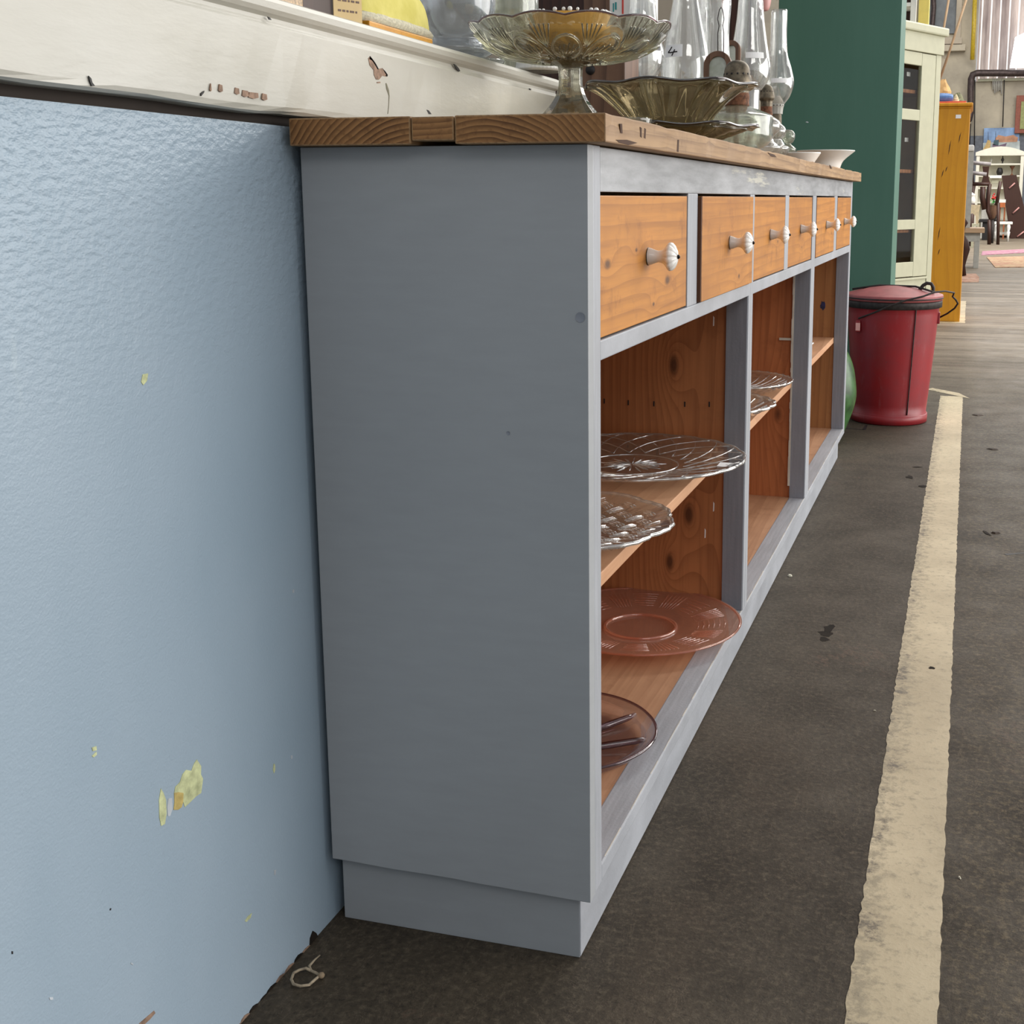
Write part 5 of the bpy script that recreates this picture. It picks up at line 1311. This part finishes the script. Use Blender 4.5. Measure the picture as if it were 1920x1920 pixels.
# boat painting above
PT = thing('boat_painting', 'unframed harbour painting with a boat, above the cream bookcase', 'painting', A(1876, 284, 28.93))
yp = 28.93
def pt(u, v): return at(u, v, 'y', yp)
a, b = pt(1843, 283), pt(1912, 240)
part('canvas', MB().box(a.x, b.x, yp, yp+.03, fz(284, yp), fz(240, yp)), plain('painted_sky', (132, 160, 198), .7, var=.3, scale=2.5), PT)
def dab(pts, mat, k): part('brushwork', MB().prism([(pt(u, v).x, pt(u, v).z) for u, v in pts], (0, yp-.004*k, 0), (1, 0, 0), (0, 0, 1), (0, .004, 0)), mat, PT)
dab([(1843, 283), (1912, 283), (1912, 264), (1843, 268)], plain('painted_sea', (178, 186, 184), .7, var=.2, scale=4), 1)
dab([(1868, 267), (1907, 266), (1909, 258), (1900, 253), (1885, 256), (1872, 253), (1866, 260)], plain('painted_cliff', (190, 140, 110), .7, var=.2, scale=6), 2)
dab([(1861, 279), (1884, 278), (1888, 268), (1872, 273), (1861, 270)], plain('painted_hull', (112, 92, 110), .7), 3)
dab([(1862, 272), (1872, 273), (1873, 262), (1864, 263)], plain('painted_cabin', (70, 92, 98), .7), 3)
dab([(1843, 280), (1856, 282), (1858, 264), (1852, 262), (1848, 272)], plain('painted_ochre', (196, 166, 110), .7), 3)
dab([(1866.6, 263), (1867.4, 263), (1867.2, 246), (1866.8, 246)], 'brown_dark', 3)
dab([(1852.6, 263), (1853.3, 263), (1853.1, 247), (1852.8, 247)], 'brown_dark', 3)
# red-framed picture at the edge
RP = thing('red_framed_picture', 'tall picture in a red-brown frame at the right edge of the far wall', 'picture', A(1920, 250, 28.85))
a, b = A(1902, 250, 28.85), A(1945, 178, 28.85)
part('picture', MB().box(a.x, b.x, 28.85, 28.90, a.z, b.z), plain('red_brown_frame', (136, 74, 56), .6), RP, bevel=.01)
a2, b2 = A(1912, 242, 28.84), A(1937, 190, 28.84)
part('panel', MB().box(a2.x, b2.x, 28.83, 28.85, a2.z, b2.z), plain('dull_green_print', (142, 146, 92), .6), RP)
# leaning dark board with pale battens
yl = 26.2
LB = thing('leaning_board', 'dark brown board with pale battens leaning at the right of the far furniture', 'board', at(1900, 446, 'y', yl))
def lp(u, v): p = at(u, v, 'y', yl); return (p.x, max(p.z, .002))
part('board', MB().prism([lp(1878, 329), lp(1906, 328), lp(1934, 447), lp(1894, 447)], (0, yl, 0), (1, 0, 0), (0, 0, 1), (0, .05, 0)), 'brown_dark', LB)
for (a, b) in (((1892, 353), (1903, 343)), ((1899, 400), (1911, 389)), ((1907, 444), (1920, 434))):
    pa, pb_ = at(*a, 'y', yl-.02), at(*b, 'y', yl-.02); part('batten', MB().tube([pa, pb_], .018, 4), 'pink', LB)
# stack of dark chairs
yc = 22.5
DC = thing('dark_chair', 'dark wooden chair with slatted back among the far furniture', 'chair', at(1845, 450, 'y', yc))
def cp(u, v, y=yc): return at(u, v, 'y', y)
mb = MB()
for path, r in (([(1822, 345), (1857, 345)], .035), ([(1826, 348), (1822, 372), (1826, 395)], .035), ([(1843, 350), (1842, 370), (1846, 393)], .05), ([(1856, 345), (1853, 370), (1852, 395), (1858, 412)], .035), ([(1876, 340), (1872, 362), (1868, 385)], .03), ([(1822, 300), (1823, 345)], .03)):
    mb.tube([cp(*q) for q in path], r, 6)
part('frame', mb, 'brown_dark', DC)
part('backrest', MB().prism([(cp(1842, 312).x, cp(1842, 312).z), (cp(1855, 312).x, cp(1855, 312).z), (cp(1853, 328).x, cp(1853, 328).z), (cp(1856, 343).x, cp(1856, 343).z), (cp(1840, 343).x, cp(1840, 343).z), (cp(1844, 328).x, cp(1844, 328).z)], (0, yc, 0), (1, 0, 0), (0, 0, 1), (0, .04, 0)), 'brown_dark', DC)
for v in (306, 325): part('slat', MB().tube([cp(1823, v-1, yc-.1), cp(1858 if v < 310 else 1850, v+2, yc-.1)], .035, 6), plain('grey_slat', (140, 134, 134), .6), DC)
mb = MB(); mb.tube([cp(1855, 412, yc), Vector((cp(1855, 449, yc).x, yc, 0))], .035, 6).tube([cp(1872, 380, yc), Vector((cp(1872, 440, yc).x, yc, 0))], .03, 6); part('leg', mb, 'brown_dark', DC)
# black chest, white stool, cream chair, small shelf bracket, plant basket, orange table
yq = 25.0
a, b = cp(1839, 449, yq), cp(1864, 414, yq)
BC = thing('black_chest', 'low black chest with a shaped top on the far floor', 'chest', (a.x, yq, 0))
part('body', MB().box(a.x+.02, b.x, yq, yq+.4, 0, b.z-.03), 'black', BC, bevel=.01); part('lid', MB().box(a.x-.05, b.x+.05, yq-.04, yq+.44, b.z-.03, b.z+.03), 'black', BC, bevel=.01)
ys_ = 24.2
WSo = thing('white_stool', 'small white stool with turned legs on the far floor', 'stool', (cp(1882, 449, ys_).x, ys_, 0))
a, b = cp(1864, 420, ys_), cp(1899, 416, ys_)
part('seat', MB().box(a.x, b.x, ys_, ys_+.3, b.z-.05, b.z), 'white', WSo, bevel=.01)
for (x, y) in ((a.x+.05, ys_+.03), (b.x-.07, ys_+.03), (a.x+.05, ys_+.27), (b.x-.07, ys_+.27)):
    h = b.z-.05; part('leg', MB().lathe([(0, 0), (.018, 0), (.02, h*.3), (.035, h*.55), (.02, h*.6), (.036, h*.8), (.03, h), (0, h)], (x, y, 0), 10), 'white', WSo)
part('stretcher', MB().box(a.x+.05, b.x-.07, ys_+.13, ys_+.17, .14, .18), 'white', WSo)
yd = 21.0
CC = thing('cream_chair', 'cream painted chair with a shaped back beside the grey cupboard', 'chair', (cp(1826, 440, yd).x, yd, 0))
def q2(u, v): p = at(u, v, 'y', yd); return (p.x, p.z)
part('backrest', MB().prism([q2(1815, 384), q2(1838, 384), q2(1836, 395), q2(1834, 420), q2(1830, 420), q2(1829, 405), q2(1824, 400), q2(1815, 402)], (0, yd, 0), (1, 0, 0), (0, 0, 1), (0, .04, 0)), plain('cream_chair_paint', (206, 190, 156), .6), CC)
mb = MB(); xa = q2(1822, 425)[0]; xb = q2(1836, 425)[0]
part('seat', MB().box(xa, xb, yd, yd+.35, fz(424, yd), fz(420, yd)), 'ivory', CC)
for x in (xa, xb-.04): part('leg', MB().box(x, x+.04, yd, yd+.04, 0, fz(424, yd)), 'ivory', CC)
yg = 23.2
PB = thing('potted_plant', 'red-flowering plant in a ribbed basket held by an iron stand', 'plant', cp(1862, 447, yg))
cB = cp(1862, 410, yg); s = mpp(cB)
part('basket', MB().lathe(curve([(0, 0), (3*s, 0), (7*s, 10*s), (9*s, 24*s), (8.5*s, 24*s), (0, 20*s)], 16), cB, 24, 0, lambda t, i, r, z: (r*(1+.04*math.sin(12*t)), z)), 'brown_mid', PB)
random.seed(2); mb = MB()
for k in range(26):
    p = cB+Vector((random.uniform(-6, 6)*s, random.uniform(-5, 5)*s, random.uniform(24, 36)*s)); d = Vector((random.uniform(-1, 1), random.uniform(-1, 1), random.uniform(-.3, 1))).normalized(); e = d.orthogonal().normalized()
    mb.add([p-d*3*s, p+e*2*s, p+d*3*s, p-e*2*s], [(0, 1, 2, 3)])
part('leaves', mb, plain('leaf_green', (60, 140, 60), .6), PB)
mb = MB()
for k in range(9):
    p = cB+Vector((random.uniform(-4, 3)*s, random.uniform(-3, 3)*s, random.uniform(36, 46)*s)); r = 1.8*s
    mb.lathe([(r*math.sin(PI*j/5), -r*math.cos(PI*j/5)) for j in range(6)], p, 7)
part('flowers', mb, plain('red_petal', (200, 44, 40), .6), PB)
part('stand', MB().tube([cp(1853, 350, yg), cp(1850, 385, yg), cp(1856, 408, yg), cp(1864, 413, yg), cp(1868, 404, yg), cp(1873, 352, yg)], .03, 6).tube([cp(1862, 412, yg), Vector((cp(1862, 412, yg).x, yg, 0))], .03, 6), 'iron', PB)
BRs = thing('white_wall_shelf', 'little white shelf bracket propped among the dark chairs', 'shelf', cp(1867, 343, yg))
part('board', MB().box(cp(1856, 332, yg).x, cp(1878, 332, yg).x, yg, yg+.25, fz(334, yg), fz(329, yg)), 'white', BRs)
part('bracket', MB().box(cp(1860, 332, yg).x, cp(1873, 332, yg).x, yg+.05, yg+.2, fz(343, yg), fz(334, yg)), 'ivory', BRs)
yo = 25.3
OT = thing('orange_side_table', 'small orange-brown side table behind the white stool', 'table', (cp(1878, 440, yo).x, yo, 0))
part('tabletop', MB().box(cp(1869, 380, yo).x, cp(1886, 380, yo).x, yo+.4, yo+.7, fz(389, yo), fz(380, yo)), plain('orange_wood', (176, 98, 52), .5), OT)
part('cloth', MB().box(cp(1871, 374, yo).x, cp(1887, 374, yo).x, yo+.4, yo+.7, fz(380, yo)+.001, fz(374, yo)), 'white', OT)
for u in (1874, 1883): part('leg', MB().box(cp(u, 400, yo).x, cp(u+3, 400, yo).x, yo+.45, yo+.5, 0, fz(389, yo)), plain('orange_wood_leg', (150, 84, 46), .5), OT)
yw = 26.0
single('white_crate', MB().box(cp(1840, 400, yw).x, cp(1870, 400, yw).x, yw, yw+.3, 0, fz(392, yw)), 'grey_wood', 'pale grey crate behind the black chest', 'crate', (cp(1855, 400, yw).x, yw, 0), bevel=.01)
P_ = at(1822, 372, 'y', 21.6); s = mpp(P_)
WC = thing('white_bust', 'small white ornament by the narrow grey cupboard', 'ornament', (P_.x, 21.6, 0))
part('ornament', MB().lathe(curve([(0, -10*s), (5*s, -10*s), (7*s, -4*s), (5*s, 3*s), (6*s, 7*s), (0, 11*s)], 16), P_, 16), 'white', WC)
part('pedestal', MB().tube([(P_.x, 21.6, 0), (P_.x, 21.6, P_.z-9.8*s)], .06, 10), 'brown_dark', WC)
# rugs
def rug(px, name, mat, label, th=.008):
    pts = [at(u, v, 'z', th) for u, v in px]; c = sum(pts, Vector())/len(pts); c.z = 0
    mb = MB().prism([(p.x, p.y) for p in pts], (0, 0, .0005), (1, 0, 0), (0, 1, 0), (0, 0, th)); return single(name, mb, mat, label, 'rug', c)
def rugmat(name, a, b, c):
    n = N(name); v = n.mapping(); x = n.noise(v, 3, 4, .7); y_ = n.noise(v, 14, 3)
    return n.pbr(n.mix(n.rng(y_, .5, .7), n.mix(n.rng(x, .4, .6), lin(a), lin(b)), lin(c)), .95, 0, n.bump(y_, .4, .005), .1)
rug([(1842, 471), (1940, 466), (1945, 472), (1840, 478)], 'pink_rug', rugmat('pink_weave', (170, 124, 136), (150, 104, 124), (190, 164, 166)), 'thin pink rug farthest down the aisle')
rug([(1850, 482), (1940, 480), (1945, 500), (1866, 501)], 'orange_rug', rugmat('orange_weave', (180, 142, 120), (192, 172, 138), (150, 100, 84)), 'orange and yellow patterned rug in the aisle')
rug([(1790, 513), (1830, 513), (1836, 520), (1835, 528), (1786, 528)], 'brown_rug', rugmat('brown_weave', (170, 130, 110), (190, 160, 140), (130, 90, 80)), 'small worn brown rug by the honey-yellow cupboard')

# ------------------------------------------------------------------ small litter on the floor
def fp(u, v): p = at(u, v, 'z', .002); return p
def z5(pts): return [(a/2.743, 1560+b/2.743) for a, b in pts]
P = [at(u, v, 'z', .003) for u, v in z5([(1645, 632), (1620, 660), (1590, 690), (1600, 715), (1625, 728), (1645, 738), (1630, 755), (1590, 785), (1545, 795), (1510, 785), (1498, 758), (1510, 730), (1540, 708), (1575, 705), (1600, 715)])]
for i, p in enumerate(P): p.z = .0026+.0015*math.sin(i*1.3)**2
ST = thing('knotted_string', 'looped bit of knotted straw-coloured string on the floor by the plinth', 'string', P[7])
part('loop', MB().tube(P, [.0008, .001]+[.0016]*(len(P)-2), 7), plain('dry_string', (168, 152, 128), .8, var=.2, scale=200), ST)
k_ = at(1652/2.743, 1560+738/2.743, 'z', .004); part('knot', MB().lathe([(0, -.0035), (.003, -.002), (.004, 0), (.003, .0025), (0, .0035)], k_, 8), plain('dry_string_knot', (150, 130, 104), .8), ST)
def chip(u, v, r, mat, label, name='paper_scrap', cat='litter', ang=0., asp=1.):
    p = at(u, v, 'z', 0); random.seed(int(u*7+v)); pts = blob(p.x, p.y, r, r*asp, 8, .3, ang)
    mb = MB(); n = len(pts); vs = [(x, y, .0004) for x, y in pts]+[(p.x+(x-p.x)*.6, p.y+(y-p.y)*.6, .0004+min(r*.45, .0035)) for x, y in pts]
    mb.add(vs, [tuple(range(n))[::-1], tuple(range(n, 2*n))]+[(i, (i+1) % n, (i+1) % n+n, i+n) for i in range(n)])
    single(name, mb, mat, label, cat, (p.x, p.y, 0))
chip(1481, 1080, .0065, 'litter', 'pale crumb of paper on the floor beside the sideboard plinth')
chip(1799, 1646, .0035, 'litter', 'tiny white sliver on the floor right of the painted line', asp=.4, ang=1.9)
chip(1640, 1333, .003, 'litter', 'tiny white speck on the floor left of the painted line', asp=.5)
chip(1832, 779, .022, 'leaf', 'curled dead leaf on the floor right of the line\'s far end', 'dead_leaf', 'leaf', .1, .8)
chip(1862, 843, .020, 'leaf', 'dark thin dead leaf nearer on the floor right of the line', 'dead_leaf', 'leaf', 2.9, .6)
chip(1866, 1000, .011, 'leaf', 'small dark crumb on the floor right of the line', 'dead_leaf', 'leaf', 0, .8)
